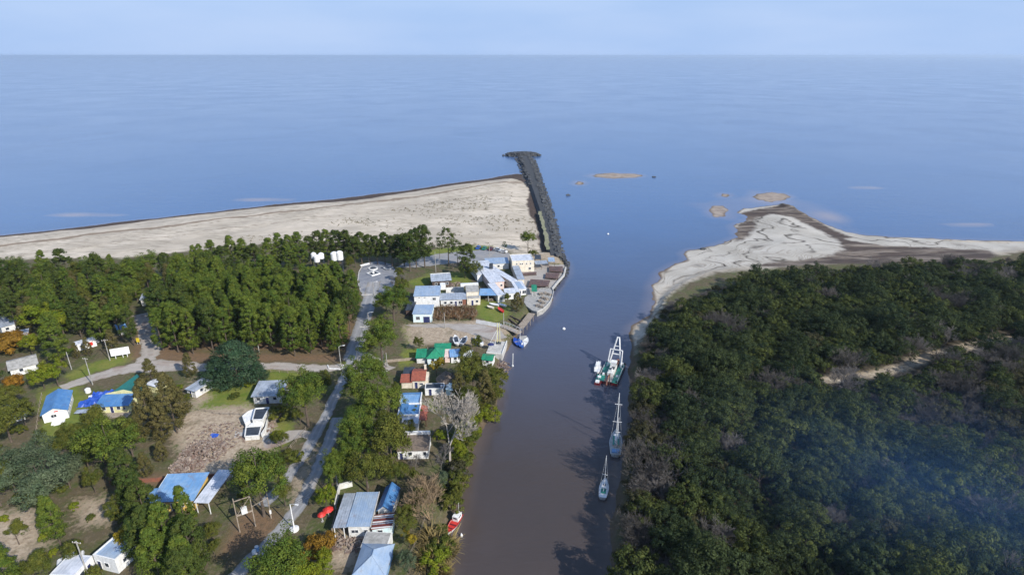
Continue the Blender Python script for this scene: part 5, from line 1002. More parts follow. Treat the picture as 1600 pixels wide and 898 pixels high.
t, W, D = house('long_annex', 'long white annex with pale blue roof right of the open lean to', (778, 472.5), (788.5, 471), 12.5, 2.9, ('shed', .35), 'white', 'whiter', [win('f', .8, 1, 1.2, 1)], over=.2, sp=1.2, cat='building')
# restaurant
t, W, D = house('restaurant_hall', 'broad white roofed hall with pinkish walls and dark chimney', (766, 453.5), (787.5, 451), 26, 3.4, ('shed', .4), 'pink', 'whiter', [win('f', 4.3, 1.2, 1.0, 1.0), win('f', 1.2, 1.2, 1.0, 1.0)], over=.3, sp=1.2, cat='restaurant')
chimney(t, 4.6, 14.5, 3.3, 6.2, .8, 'dark'); part('west_wing', 'whitep', t, lambda b: b.box(-2.6, -.33, 11, 27, -.1, 3.3)); part('west_roof', 'whiter', t, lambda b: b.slab([(-2.9, 10.7, 3.42), (-.34, 10.7, 3.5), (-.34, 27.3, 3.75), (-2.9, 27.3, 3.6)], .1))
house('rear_block', 'low rear block with blue grey roof between the broad hall and the car park', (760, 421.5), (795, 420), 7, 2.7, ('shed', .3), 'white', 'steelb', [win('f', 1), win('f', 5)], cat='building', over=.2, sp=1.2)
t, W, D = house('restaurant_wing', 'long white wing across the dark alley from the broad hall', (799.5, 452), (808, 450), 22, 3.3, ('shed', .5), 'cream', 'whiter', [win('f', .7), win('l', 4), win('l', 9)], over=.25, sp=1.2, cat='building'); chimney(t, -.3, 17, 3.2, 6.0, .7, 'dark')
house('grey_wing', 'narrow grey roofed wing on the river side of the restaurant', (809.5, 447), (819, 446.5), 16, 2.9, ('shed', .4), 'cream', 'steel', [win('f', .8)], over=.2, sp=1.1, cat='building')
t, W, D = house('sunroom', 'low sunroom with blue glazed strip in its roof by the terrace', (807, 462), (822, 460.5), 7.5, 2.6, ('shed', .5), 'whitep', 'whiter', [win('f', .4, .6, 1.6, 1.5), win('f', 2.4, .6, 1.6, 1.5)], over=.25, sp=1.5, cat='building')
part('skylight', 'steelb', t, lambda b: b.slab([(1.2, .6, 2.87), (3.4, .6, 2.87), (3.0, 7.0, 3.3), (1.0, 7.0, 3.3)], .06))
house('front_bar', 'white fronted bar with shallow roof facing the lawn', (790, 468), (812, 466.5), 4.6, 2.5, ('shed', .25), 'whitep', 'whiter', [win('f', .8, .9, 1.4, 1.0), win('f', 3.2, .9, 1.4, 1.0), door('f', 5.2)], over=.2, sp=1.3, cat='building')
t, W, D = house('two_storey_block', 'cream white two storey block with flat white roof above the decks', (800, 425), (834.5, 423.5), 9.5, 4.9, ('flat', .3), 'cream', 'whiter', [win('f', a, 3.3, .7, .8) for a in (1.8, 3.4, 4.3, 6.2, 8.0)] + [win('l', 3, 3.2, .8, .8), win('f', 7.4, .8, 1.2, 1.2)], cat='building')
t, W, D = house('gabled_cottage', 'cottage with grey metal roof and dark gable among lawns behind the row', (676, 449.5), (704, 447.5), 8.4, 3.0, ('gs', 1.3), 'darkwood', 'steel', [win('f', 1), win('f', 5.6), door('f', 3.4), win('l', 3)], over=.5, sp=1.0, cat='cottage')
part('veranda', 'whitep', t, lambda b: b.box(3.0, 5.2, -3.0, -.55, -.1, 2.2)); part('ridge_board', 'white', t, lambda b: b.box(-.4, W + .3, D / 2 - .15, D / 2 + .25, 4.52, 4.7))
# far left cottages half hidden by trees
house('grey_cottage', 'cottage with broad brownish grey roof half hidden at far left', (19, 589), (61, 578), 7.5, 2.4, ('gs', 1.1), 'white', 'concrete', [win('f', 2), win('f', 6)], over=.4, sp=1.2, cat='cottage')
house('white_shed', 'narrow white shed glimpsed above the grey roofed cottage', (30, 540), (45, 537), 6, 2.4, ('shed', .6), 'white', 'whiter', cat='shed')
house('glass_shed', 'pale roofed house glimpsed among trees at the left edge', (5, 522), (30, 515), 9, 2.6, ('shed', .8), 'white', 'steel', [win('f', 1), win('f', 4)], cat='house')
t, W, D = house('caravan', 'white caravan with a red panel parked under the trees', (121, 549), (152, 540), 2.6, 2.3, ('shed', .1), 'whitep', 'whiter', [win('f', .8, 1.1, 1, .7), win('f', 5.4, 1.1, 1, .7)], over=.08, sp=4, cat='caravan'); part('red_panel', 'red', t, lambda b: b.box(3.2, 4.6, -.05, -.01, .7, 1.9))
house('blue_white_hut', 'small hut with pale blue roof beside the dirt track', (187, 524), (199, 521), 3.5, 2.3, ('shed', .4), 'white', 'bluel', cat='hut'); house('grey_hut', 'small grey roofed hut deep in the far left wood', (112, 508), (128, 504), 4, 2.6, ('shed', .4), 'white', 'steel', cat='hut'); house('hidden_shed', 'pale shed behind trees beyond the dirt track', (222, 478), (240, 476), 5, 2.6, ('shed', .5), 'white', 'steel', cat='shed')
house('roadside_hut', 'pale yellow hut behind the olive conifers near the gravel road', (246, 614), (262, 604), 3, 2.2, ('shed', .3), 'yellow', 'whiter', [win('f', 1)], cat='hut'); house('left_shack', 'white shack among trees left of the lawn', (40, 655), (46, 640), 4, 2.2, ('shed', .3), 'white', 'whiter', cat='shack')
# ---------------------------------------------------------------- jetty
jet = [(868, 398), (860, 362), (850, 325), (840, 296), (832, 275), (826, 258), (820, 244)]
jp = [P(u, v, 2.4) for u, v in jet]; jt = thing('jetty', 'long dark boulder jetty with hammer shaped head running out to sea', 'jetty', (jp[0].x, jp[0].y, 0))
def resample(p, st):
    q = []
    for a, b in zip(p[:-1], p[1:]):
        n = max(1, int((b - a).length / st)); q += [a.lerp(b, i / n) for i in range(n)]
    return q + [p[-1]]
jc = resample(jp, 4.0); o0 = Vector((jp[0].x, jp[0].y, 0)); core = MB(); rk = MB(); rr = random.Random(12)
def cross_at(i): d = (jc[min(i + 1, len(jc) - 1)] - jc[max(i - 1, 0)]); d.z = 0; d.normalize(); return Vector((-d.y, d.x, 0))
vs = []
for i, c in enumerate(jc):
    n = cross_at(i); w = 4.4 + 4.0 * i / len(jc)
    for s, z in ((-1, -1.5), (-.5, 2.3), (.5, 2.3), (1, -1.5)): vs.append(tuple(Vector((c.x, c.y, z)) - n * s * w - o0))
core.add(vs, [(4 * i + k, 4 * i + 4 + k, 4 * i + 5 + k, 4 * i + 1 + k) for i in range(len(jc) - 1) for k in range(3)] + [(0, 1, 2, 3)])
head = P(816, 240.5, 2.4)
core.add([tuple(head + Vector((20 * math.cos(a), 10 * math.sin(a) + 4, -4.0)) - o0) for a in np.linspace(0, 6.28, 17)[:-1]] + [tuple(head + Vector((14 * math.cos(a), 6 * math.sin(a) + 4, .3)) - o0) for a in np.linspace(0, 6.28, 17)[:-1]], [(k, (k + 1) % 16, 16 + (k + 1) % 16, 16 + k) for k in range(16)] + [tuple(range(16, 32))])
core.build('embankment', mat('jetty core', (.04, .042, .045), (.025, .027, .03), 1, .95), jt)
def boulder(b, c, s):
    v = []
    for x, y, z in ((1, 1, 1), (1, -1, -1), (-1, 1, -1), (-1, -1, 1), (1, 1, -1), (-1, -1, -1), (1, -1, 1), (-1, 1, 1)):
        k = rr.uniform(.5, 1.0); v.append((c[0] + x * s * k * .8, c[1] + y * s * rr.uniform(.5, 1) * .8, c[2] + z * s * rr.uniform(.4, .8) * .8))
    b.add(v, [(0, 4, 1, 6), (3, 5, 2, 7), (0, 7, 2, 4), (6, 1, 5, 3), (0, 6, 3, 7), (4, 2, 5, 1)])
for i, c in enumerate(jc):
    n = cross_at(i); w = 4.4 + 4.0 * i / len(jc); near = i < len(jc) * .55
    for _ in range(13 if near else 20):
        s = rr.uniform(.35, 1.12) if not near else rr.uniform(.1, 1.12); s *= (1 if near or rr.random() < .5 else -1); d = rr.uniform(-2, 2); dd = n * -1
        al = Vector((-n.y, n.x, 0)); z = 2.3 if abs(s) < .5 else 2.3 - (abs(s) - .5) * 2 * 3.4; z = max(z, -.1); p = Vector((c.x, c.y, z + rr.uniform(-.1, .35))) + dd * s * w + al * d - o0; boulder(rk, p, rr.uniform(.5, 1.25))
for _ in range(260):
    a = rr.uniform(0, 6.28); q = rr.uniform(.3, 1); boulder(rk, head + Vector((19 * q * math.cos(a), 9.5 * q * math.sin(a) + 4, .5 - 2.4 * max(0, q - .65) / .35)) - o0, rr.uniform(.6, 1.4))
tag(rk.build('boulders', M['rock'], jt), None, None, None, 'stuff')
grassy = MB(); path = [(843, 330), (848, 348), (853, 368), (856, 390)]
p_ = MB(); vs = []
for i, c in enumerate(resample([P(u, v, 2.36) for u, v in path], 3)): vs += [(c.x - .5 - rr.uniform(0, 1.2), c.y, 2.36), (c.x + .4 + rr.uniform(0, 1.1), c.y, 2.36)]
p_.add([tuple(Vector(v) - o0) for v in vs], [(2 * i, 2 * i + 1, 2 * i + 3, 2 * i + 2) for i in range(len(vs) // 2 - 1)]).build('grass_strip', mat('pale grass strip', (.15, .16, .08), (.24, .22, .15), .6, .95), jt)
bank = MB(); bo = P(880, 415, 1.0); bl = [P(u, v, .3) for u, v in ((872, 393), (880, 405), (887, 414), (885, 428), (876, 438), (866, 448), (864, 456))]
for c in resample(bl, .8):
    for _ in range(3): boulder(bank, Vector((c.x + rr.uniform(-2.2, .9), c.y + rr.uniform(-.8, .8), rr.uniform(-.1, 1.5))) - Vector((bo.x, bo.y, 0)), rr.uniform(.35, .8))
b_ = bank.build('bank_boulders', M['rock'], None, None, False, 'stuff'); b_.location = (bo.x, bo.y, 0); tag(b_, 'dark boulders piled along the bank below the decks')
for i, (u, v, l) in enumerate([(1021, 277, 'single dark rock right of the long flat sandbar'), (887, 305.5, 'single dark rock in the river mouth'), (1098, 390, 'dark driftwood rock by the spit corner')]):
    mb = MB(); boulder(mb, (0, 0, .1), 1.5); boulder(mb, (1.4, .3, 0), .9); p = P(u, v, 0); q = mb.build('rock', M['rock']); q.location = p; tag(q, l, 'rock')

# ---------------------------------------------------------------- decks, quay, piers
def planks_deck(label, poly, z, m='deck', step=.62):
    pp = [P(u, v, z) for u, v in poly]; o = pp[0].copy(); o.z = GZ - .1; t = thing('wooden_deck', label, 'deck', o)
    a, b, c, d = [p - o for p in pp]; n = int((b - a).length / step)
    mb = MB()
    for i in range(n): mb.slab([a.lerp(b, (i + .04) / n), a.lerp(b, (i + .94) / n), d.lerp(c, (i + .94) / n), d.lerp(c, (i + .04) / n)], .12)
    q = mb.build('planks', M[m], t); q['kind'] = 'stuff'
    part('joists', 'darkwood', t, lambda s: [s.bar(x + Vector((0, 0, -.25)), y + Vector((0, 0, -.25)), .2, .22) for x, y in ((a, b), (d, c))])
    for p in (a, b, c, d): part('post', 'darkwood', t, lambda s: s.box(p.x - .1, p.x + .1, p.y - .1, p.y + .1, -.3, p.z - .14))
    return t
planks_deck('largest dark brown deck beside the white terrace', [(826, 446), (857, 446.5), (859, 437.5), (829, 436)], 3.2); planks_deck('brown deck terrace above the river wall, middle of three', [(852, 433), (872, 435), (874, 426), (853, 426)], 3.0); planks_deck('reddish deck terrace nearest the boulder bank', [(858, 423), (880, 424), (879, 416), (858, 416)], 2.9); planks_deck('narrow brown deck under the two storey block', [(808, 430), (838, 428), (838, 424.5), (806, 427)], 2.6)
def pergola(label, fl, fr, depth, m): return house('pergola', label, fl, fr, depth, 2.5, ('open', .1), 'darkwood', m, cat='pergola', over=.1, sp=.9)
pergola('dark blue roofed pergola right of the two storey block', (836, 413), (845, 413), 6, 'dark'); pergola('slate roofed pergola above the lower decks', (857, 417), (866.5, 417), 5.5, 'steelb'); pergola('grey roofed pergola between the slate one and the block', (837, 421), (856, 420), 4, 'steel')
house('green_awning', 'bright green sloping awning at the terrace corner', (832, 463), (838, 463), 5.5, 2.2, ('open', .5), 'whitep', 'green', cat='awning', over=.3)
t, o, pp = terrace('river_terrace', 'pale concrete restaurant terrace bulging over the river', [(848, 445.5), (862, 449.5), (865, 456), (863, 464), (860, 471), (854, 478), (848, 483.5), (839, 487.5), (831, 485), (824, 480), (819, 472), (820, 464), (828, 459), (839, 455)], 1.75, 2.14, 'concrete', 'terrace')
ctr = sum((p - o for p in pp), Vector()) / len(pp)
part('footing', 'concrete', t, lambda b: b.prism([Vector(((ctr + (p - o - ctr) * .95).x, (ctr + (p - o - ctr) * .95).y, 1.747)) for p in pp], (0, 0, -2.7)))
part('parapet', 'conpale', t, lambda b: [b.bar(pp[i] - o + Vector((0, 0, .2)), pp[i + 1] - o + Vector((0, 0, .2)), .22, .38) for i in range(1, 9)])
def bench(u, v, rz, z, label, group):
    p = P(u, v, z); t = thing('bench_table', label, 'table', p, rz, group)
    part('table_top', 'wood', t, lambda b: b.box(-.9, .9, -.4, .4, .7, .78)); part('leg', 'wood', t, lambda b: b.box(-.7, -.58, -.3, .3, 0, .7)); part('leg', 'wood', t, lambda b: b.box(.58, .7, -.3, .3, 0, .7))
    for s in (-1, 1): part('bench', 'wood', t, lambda b: (b.box(-.9, .9, s * .75 - .15, s * .75 + .15, .4, .46), b.box(-.7, -.6, s * .75 - .1, s * .75 + .1, 0, .4), b.box(.6, .7, s * .75 - .1, s * .75 + .1, 0, .4)))
    return t
b0 = bench(845, 460, .4, 2.14, 'dark topped table with two benches on the river terrace', 'tables on the river terrace')
for u, v in ((852, 459), (858, 461), (848, 466), (854, 468), (843, 471), (849, 474), (840, 478), (846, 480)): dup(b0, P(u, v, 2.14), RNG.uniform(0, 3))
for i, (u, v) in enumerate(((762, 468), (767, 470), (770, 467))): dup(b0, P(u, v), .3 * i, 'timber table under the open blue lean to', 'tables under the blue lean to')
wall_line('river_wall', 'pale stone river wall below the brown decks', [(863, 452), (872, 441), (881, 431), (884, 419)], .7, .6, 'conpale')
def pole_pier(label, line, w, z, nm='pier', rail=True):
    pp = resample([P(u, v, z) for u, v in line], 1.2); o = pp[0].copy(); o.z = 0; t = thing(nm, label, 'pier', o); mb = MB(); pl = MB()
    for i in range(len(pp) - 1):
        d = (pp[i + 1] - pp[i]); d.z = 0; d.normalize(); n = Vector((-d.y, d.x, 0)) * w / 2; a, b = pp[i] - o, pp[i + 1] - o
        mb.slab([a - n + d * .04, a + n + d * .04, b + n - d * .04, b - n - d * .04], .12)
        if i % 3 == 0:
            for s in (-1, 1): pl.tube([(a + n * s).to_tuple()[:2] + (-1.5,), (a + n * s).to_tuple()[:2] + (z - .125,)], .11, 6)
    part('beams', 'wood', t, lambda s: [s.bar(pp[i] - o + Vector((0, 0, -.22)), pp[i + 1] - o + Vector((0, 0, -.22)), w * .6, .16) for i in range(len(pp) - 1)])
    mb.build('planks', M['wood'], t)['kind'] = 'stuff'; part_ = pl.build('piles', M['wood'], t)
    if rail:
        for s in (-1, 1):
            def rl(b):
                for i in range(len(pp) - 1):
                    d = (pp[i + 1] - pp[i]); d.z = 0; d.normalize(); n = Vector((-d.y, d.x, 0)) * w / 2 * s; a, c = pp[i] - o + n, pp[i + 1] - o + n
                    b.bar(a + Vector((0, 0, 1.0)), c + Vector((0, 0, 1.0)), .09); b.bar(a + Vector((0, 0, .5)), c + Vector((0, 0, .5)), .06); b.bar(a, a + Vector((0, 0, 1.0)), .09)
            part('railing', 'whitep', t, rl)
    return t
pole_pier('railed timber pier leading from the white path to the moored boats', [(784, 508), (797, 513), (812, 519.5)], 2.6, 2.2); pole_pier('grey boardwalk running along the bank up to the river terrace', [(812, 512), (820, 503), (831, 489)], 2.6, 2.2, 'boardwalk', False)
t, o, pp = terrace('pontoon', 'low grey floating pontoon at the end of the timber pier', [(812, 525), (823, 524), (820, 532), (810, 532)], -.2, .6, 'concrete', 'pontoon')
wall_line('timber_groyne', 'row of timber sleepers stepping down the bank beside the boardwalk', [(795, 499), (812, 512)], .5, .3, 'darkwood'); wall_line('timber_groyne', 'second row of timber sleepers further up the bank', [(797, 494), (816, 503)], .4, .3, 'darkwood')

# ---------------------------------------------------------------- boats
def hullmesh(Lh, B, Dp, bow=1.6, stern=.75, sheer=.25, n=14, flare=.8, z0=-.35):
    """returns hull MB + deck outline; bow towards +y"""
    hb = MB(); rows = []
    for i in range(n + 1):
        t = i / n; y = -Lh / 2 + Lh * t; w = B / 2 * min(1, (stern + (1 - stern) * min(1, t / .4)) * (1 - max(0, (t - .45) / .55) ** (bow + .4)) + .0001); w = max(w, .02)
        zt = Dp + sheer * (max(0, t - .4) / .6) ** 2 + .06 * (1 - t); zk = z0 + (.3 * max(0, (t - .8) / .2) ** 2)
        rows.append([(-w, y, zt), (-w * flare, y, zt * .35), (-w * .25, y, zk), (w * .25, y, zk), (w * flare, y, zt * .35), (w, y, zt)])
    base = [p for r in rows for p in r]; hb.add(base, [(i * 6 + k, i * 6 + k + 1, i * 6 + k + 7, i * 6 + k + 6) for i in range(n) for k in range(5)] + [tuple(range(5, -1, -1))])
    return hb, rows
def deckmesh(rows, inset=.9, dz=-.08):
    mb = MB(); v = []
    for r in rows: v += [(r[0][0] * inset, r[0][1], r[0][2] + dz), (r[5][0] * inset, r[5][1], r[5][2] + dz)]
    return mb.add(v, [(2 * i, 2 * i + 1, 2 * i + 3, 2 * i + 2) for i in range(len(rows) - 1)])
def rimmesh(rows, w=.1):
    mb = MB()
    for k in (0, 5):
        for a, b in zip(rows[:-1], rows[1:]): mb.bar(Vector(a[k]), Vector(b[k]), w, .07)
    return mb
def boat(nm, label, loc, rz, L_, B, D_, hullm='whitep', deckm='conpale', cat='boat', group=None, z0=-.35, bow=1.6, rim=None):
    t = thing(nm, label, cat, loc, rz, group); h, rows = hullmesh(L_, B, D_, bow, z0=z0); h.build('hull', M[hullm], t, None, True); deckmesh(rows).build('deck', M[deckm], t); rimmesh(rows).build('gunwale', M[rim or 'whitep'], t); return t, rows
def mast(t, x, y, z0, h, r=.11, spread=(), tilt=0., nm='mast'):
    o = part(nm, 'whitep', t, lambda b: b.tube([(x, y, z0), (x, y + tilt * h, z0 + h)], [r, r * .6], 7))
    for f, w in spread: part('spreader', 'whitep', o, lambda b: b.tube([(x - w, y + tilt * h * f, z0 + h * f), (x + w, y + tilt * h * f, z0 + h * f)], .06, 5))
    return o
def heading(u0, v0, u1, v1):
    d = P(u1, v1, .6) - P(u0, v0, .6); return -math.atan2(d.x, d.y)
# ketch: bow away from the camera
pk = P(962, 694, 0); t, rows = boat('sailboat', 'white two masted sailboat moored by the thicket', pk, heading(961, 706, 962.5, 670), 10.5, 3.1, .85, 'whitep', 'conpale', 'sailboat')
part('cabin', 'whitep', t, lambda b: b.prism([(-.85, -1.2, .8), (.85, -1.2, .8), (.6, 2.6, .9), (-.6, 2.6, .9)], (0, 0, .55))); part('cockpit', 'cargreen', t, lambda b: (b.box(-.8, -.35, -2.2, 1.6, 1.36, 1.46), b.box(.35, .8, -2.2, .6, 1.36, 1.46)), 'dark green covers along the cabin top'); part('transom_cover', 'bluel', t, lambda b: b.box(-.9, .9, -4.7, -3.4, .86, 1.15))
mast(t, 0, 1.3, .8, 13.5, .12, ((.38, 1.1), (.76, .9))); mast(t, .25, -1.9, .8, 8.6, .10, ((.5, .6),)); part('boom', 'whitep', t, lambda b: b.tube([(0, 1.2, 2.2), (.1, -2.6, 2.1)], .09, 6)); part('rigging', 'metal', t, lambda b: [b.tube([p, (0, 1.3, 14)], .02, 3) for p in ((0, 5.0, 1.1), (-1.4, .6, 1), (1.4, .6, 1), (0, -5, 1))])
pk = P(943.5, 765, 0); t, rows = boat('sailboat', 'small white single masted sailboat nearest the lower edge', pk, heading(942, 777, 946, 750), 6.6, 2.1, .65, 'whitep', 'whitep', 'sailboat')
part('cabin', 'whitep', t, lambda b: b.prism([(-.6, -.4, .6), (.6, -.4, .6), (.4, 1.9, .65), (-.4, 1.9, .65)], (0, 0, .4))); part('cockpit_cover', 'cargreen', t, lambda b: b.box(-.55, .55, -1.9, -.45, .6, .75)); part('hatch', 'glass', t, lambda b: b.box(-.3, .3, .2, .8, 1.05, 1.1))
mast(t, 0, .9, .6, 8.2, .085, ((.36, .55),)); part('boom', 'whitep', t, lambda b: b.tube([(0, .8, 1.5), (0, -2.2, 1.45)], .06, 6)); part('rigging', 'metal', t, lambda b: [b.tube([p, (0, .9, 8.6)], .018, 3) for p in ((0, 3.2, .9), (-.95, .4, .7), (.95, .4, .7))])
# dredger
pd = P(956, 585, 0); t = thing('dredger', 'green and white cutter dredger with tall lattice gantry moored by the thicket', 'dredger', pd, heading(955, 598, 970, 564))
def pontoon(x0, x1, y0, y1): return lambda b: (b.prism([(x0, y0, -.4), (x1, y0, -.4), (x1, y1 - .6, -.4), (x0, y1 - .6, -.4)], (0, 0, 1.35)), b.prism([(x0, y1 - .598, .0), (x1, y1 - .598, .0), (x1, y1 + .2, .5), (x0, y1 + .2, .5)], (0, 0, .45)))
for s in (-1, 1):
    x0, x1 = (-3.0, -1.15) if s < 0 else (1.15, 3.0); h_ = part('pontoon_hull', 'maroon', t, pontoon(x0, x1, -6.5, 7.0)); part('deck', 'cargreen', h_, lambda b: b.box(x0 + .06, x1 - .06, -6.4, 6.9, .953, 1.02))
part('middle_hull', 'maroon', t, lambda b: b.box(-1.14, 1.14, -6.3, 1.5, -.4, .9)); part('middle_deck', 'concrete', t, lambda b: b.box(-1.1, 1.1, -6.2, 1.4, .903, 1.0))
part('engine_house', 'metal', t, lambda b: (b.box(-.9, .8, -3.0, 1.1, 1.022, 2.2), b.box(-.7, .3, -2.4, -.8, 2.202, 2.8))); part('wheelhouse', 'whitep', t, lambda b: b.box(-.9, .9, 1.202, 3.0, 1.022, 3.6)); part('wheelhouse_windows', 'glass', t, lambda b: (b.box(-.93, .93, 1.4, 2.8, 2.5, 3.2), b.box(-.7, .7, 1.3, 3.03, 2.5, 3.2)))
part('roof_hatch', 'dark', t, lambda b: (b.box(-.6, .1, -2.2, -1.0, 2.803, 2.9), b.box(-.2, .7, -.6, .9, 2.203, 2.35)))
A0 = [(-1.9, 3.6, 1.0), (1.9, 3.6, 1.0)]; apx = (.0, 7.2, 9.4)
for s, a in zip((-1, 1), A0): part('gantry_leg', 'whitep', t, lambda b: b.bar(a, (s * .35, 7.2, 9.4), .3))
part('gantry_beam', 'whitep', t, lambda b: (b.bar((-.5, 7.2, 9.45), (.5, 7.2, 9.45), .3), b.bar((-1.25, 5.2, 4.6), (1.25, 5.2, 4.6), .28), b.bar((-.85, 6.2, 6.9), (.85, 6.2, 6.9), .2)))
for s in (-1, 1): part('rear_strut', 'whitep', t, lambda b: b.bar((s * 2.2, 3.0, 1.0), (s * 1.9, 5.4, 6.0), .26))
part('rear_beam', 'whitep', t, lambda b: b.bar((-2.0, 5.4, 6.0), (1.9, 5.4, 6.0), .24))
part('cutter_ladder', 'rust', t, lambda b: (b.bar((-.7, 2.9, 1.6), (-.5, 9.2, .2), .25), b.bar((.7, 2.9, 1.6), (.5, 9.2, .2), .25), [b.bar((-.65, 3.2 + i, 1.5 - .2 * i), (.65, 3.9 + i, 1.4 - .2 * i), .15) for i in range(6)], b.lathe([(.2, -.6), (.7, -.3), (.75, .2), (.3, .5)], 0, 9.5, 10)))
part('discharge_pipe', 'rust', t, lambda b: b.tube([(-.3, -3, 1.4), (-.2, -6.5, 1.3), (.1, -8.4, .9)], .2, 8)); 
for x in (-2.1, 2.1): part('spud_pole', 'darkwood', t, lambda b: b.tube([(x * .3, -6.75, -1), (x * .3, -6.75, 4.2)], .14, 7)); part('winch', 'metal', t, lambda b: (b.box(x - .4, x + .4, 5.0, 5.8, 1.022, 1.7), b.box(x - .3, x + .3, -3.2, -2.2, 1.022, 1.5)))
for x, y in ((-2.6, 6.0), (2.6, 6.2), (2.6, -5.8), (-2.5, -2.0)): part('tyre_fender', 'black', t, lambda b: b.lathe([(.35, 1.023), (.42, 1.12), (.35, 1.22)], x, y, 10))
part('railing', 'whitep', t, lambda b: [b.bar((s * 2.9, y, 1.02), (s * 2.9, y, 1.9), .07) for s in (-1, 1) for y in (-6, -4, -2, 0, 2, 4)] + [b.bar((s * 2.9, -6, 1.9), (s * 2.9, 4, 1.9), .06) for s in (-1, 1)])
pk = P(934, 576, 0); t, rows = boat('motor_launch', 'white launch tied alongside the dredger', pk, heading(932.5, 583, 936, 566), 6.8, 2.1, .8, 'whitep', 'whitep', 'boat'); part('cabin', 'whitep', t, lambda b: b.box(-.7, .7, -.6, 1.4, .75, 1.8)); part('cabin_window', 'glass', t, lambda b: b.box(-.72, .72, .2, 1.2, 1.25, 1.6)); part('outboard_frame', 'metal', t, lambda b: (b.bar((-.6, 2.2, .8), (-.6, 2.2, 1.8), .08), b.bar((.6, 2.2, .8), (.6, 2.2, 1.8), .08)))
pk = P(935, 595, 0); t = thing('work_float', 'small green work float with red ends left of the dredger', 'float', pk, heading(933, 600, 938, 585)); part('hull', 'maroon', t, lambda b: b.box(-.85, .85, -2.6, 2.6, -.3, .7)); part('deck', 'cargreen', t, lambda b: b.box(-.8, .8, -1.4, 2.5, .703, .76)); part('cargo', 'whitep', t, lambda b: (b.box(-.6, .5, -2.4, -1.2, .703, 1.1), b.box(-.4, .6, .2, 1.3, .762, 1.2)))
pk = P(709, 822, 0); t, rows = boat('fishing_boat', 'red decked boat with white cabin drawn up against the reeds', pk, math.pi - .38, 6.2, 1.9, .75, 'whitep', 'red', 'boat', rim='red')
part('cabin', 'whitep', t, lambda b: b.box(-.65, .65, -2.6, -.7, .72, 1.9)); part('cabin_window', 'glass', t, lambda b: (b.box(-.67, .67, -2.2, -1.1, 1.35, 1.7), b.box(-.4, .4, -.72, -.68, 1.3, 1.7))); part('thwart', 'maroon', t, lambda b: (b.box(-.7, .7, .2, .5, .72, .82), b.box(-.5, .5, 1.3, 1.55, .76, .86))); part('aerial', 'whitep', t, lambda b: b.tube([(0, -2.4, 1.9), (0, -2.5, 4.2)], .03, 4))
for u, v, rz, l, dk in [(713, 535, .2, 'leftmost of three white boats hauled out beside the gravel yard', 'whitep'), (725, 536, -.25, 'middle one of three white boats hauled out, half shaded', 'steel'), (748, 536, .35, 'white motorboat with dark cockpit hauled out alone by the terrace', 'whitep')]:
    p = P(u, v); t, rows = boat('motorboat', l, (p.x, p.y, GZ + .42), rz, 6.4 if u != 725 else 5.6, 2.2, .8, 'whitep', dk, 'boat'); part('cockpit', 'dark', t, lambda b: b.box(-.65, .65, -2.0, .3, .78, .86)); part('windscreen', 'glass', t, lambda b: b.slab([(-.7, .3, .85), (.7, .3, .85), (.5, .9, 1.35), (-.5, .9, 1.35)], .04)); part('cradle', 'wood', t, lambda b: (b.box(-.9, .9, -1.6, -1.3, -.42, -.2), b.box(-.9, .9, 1.2, 1.5, -.42, -.2)))
for u, v, rz, m, l in [(772, 478, 1.2, 'whitep', 'white dinghy lying on the lawn by the lean to'), (784, 478.5, .9, 'whitep', 'larger white dinghy beside the red one'), (782, 486, .5, 'red', 'red dinghy lying on the riverside lawn'), (766, 482, 1.0, 'cream', 'cream dinghy at the left of the lawn dinghies')]:
    p = P(u, v); boat('dinghy', l, (p.x, p.y, GZ + .25), rz, 4.0 if u != 766 else 3, 1.5, .55, m, m, 'dinghy', rim=m, z0=-.25)
for u, v, rz, m, l in [(807, 536, .3, 'tarp', 'left of the boats at the pontoon, under a blue cover'), (813, 538, .15, 'bluep', 'dark blue boat moored between two others at the pontoon'), (821, 536, -.3, 'whitep', 'white skiff moored right of the blue boats')]:
    p = P(u, v, 0); t, rows = boat('moored_boat', l, p, rz, 5.6, 1.9, .7, 'bluep' if m != 'whitep' else 'whitep', m, 'boat', rim=m)
    if m == 'bluep': part('mast', 'whitep', t, lambda b: b.tube([(0, .5, .6), (0, .6, 5.6)], .07, 6))
    else: part('thwart', 'wood', t, lambda b: b.box(-.7, .7, -.3, 0, .66, .76))
for u, v, l, h in [(881, 514, 'white mooring buoy in mid river', .5), (721, 837, 'tiny white float near the red decked boat', .25), (950, 366, 'tiny white buoy in the river mouth', .5)]:
    p = P(u, v, 0); t = thing('buoy', l, 'buoy', p); part('float', 'whitep', t, lambda b: b.lathe([(.2 * h * 2, -.3), (.55 * h * 2, 0), (.6 * h * 2, .25), (.3 * h * 2, .55)])); part('ring', 'metal', t, lambda b: b.lathe([(.1, .553), (.1, .8)], n=6))
p = P(801, 572, 0); t = thing('mooring_post', 'thin white mooring post standing in the river off the teal shed', 'post', p); part('post', 'whitep', t, lambda b: b.tube([(0, 0, -1), (.1, 0, 4.6)], .11, 7)); part('collar', 'metal', t, lambda b: b.lathe([(.3, 0), (.35, .2), (.3, .4)]))
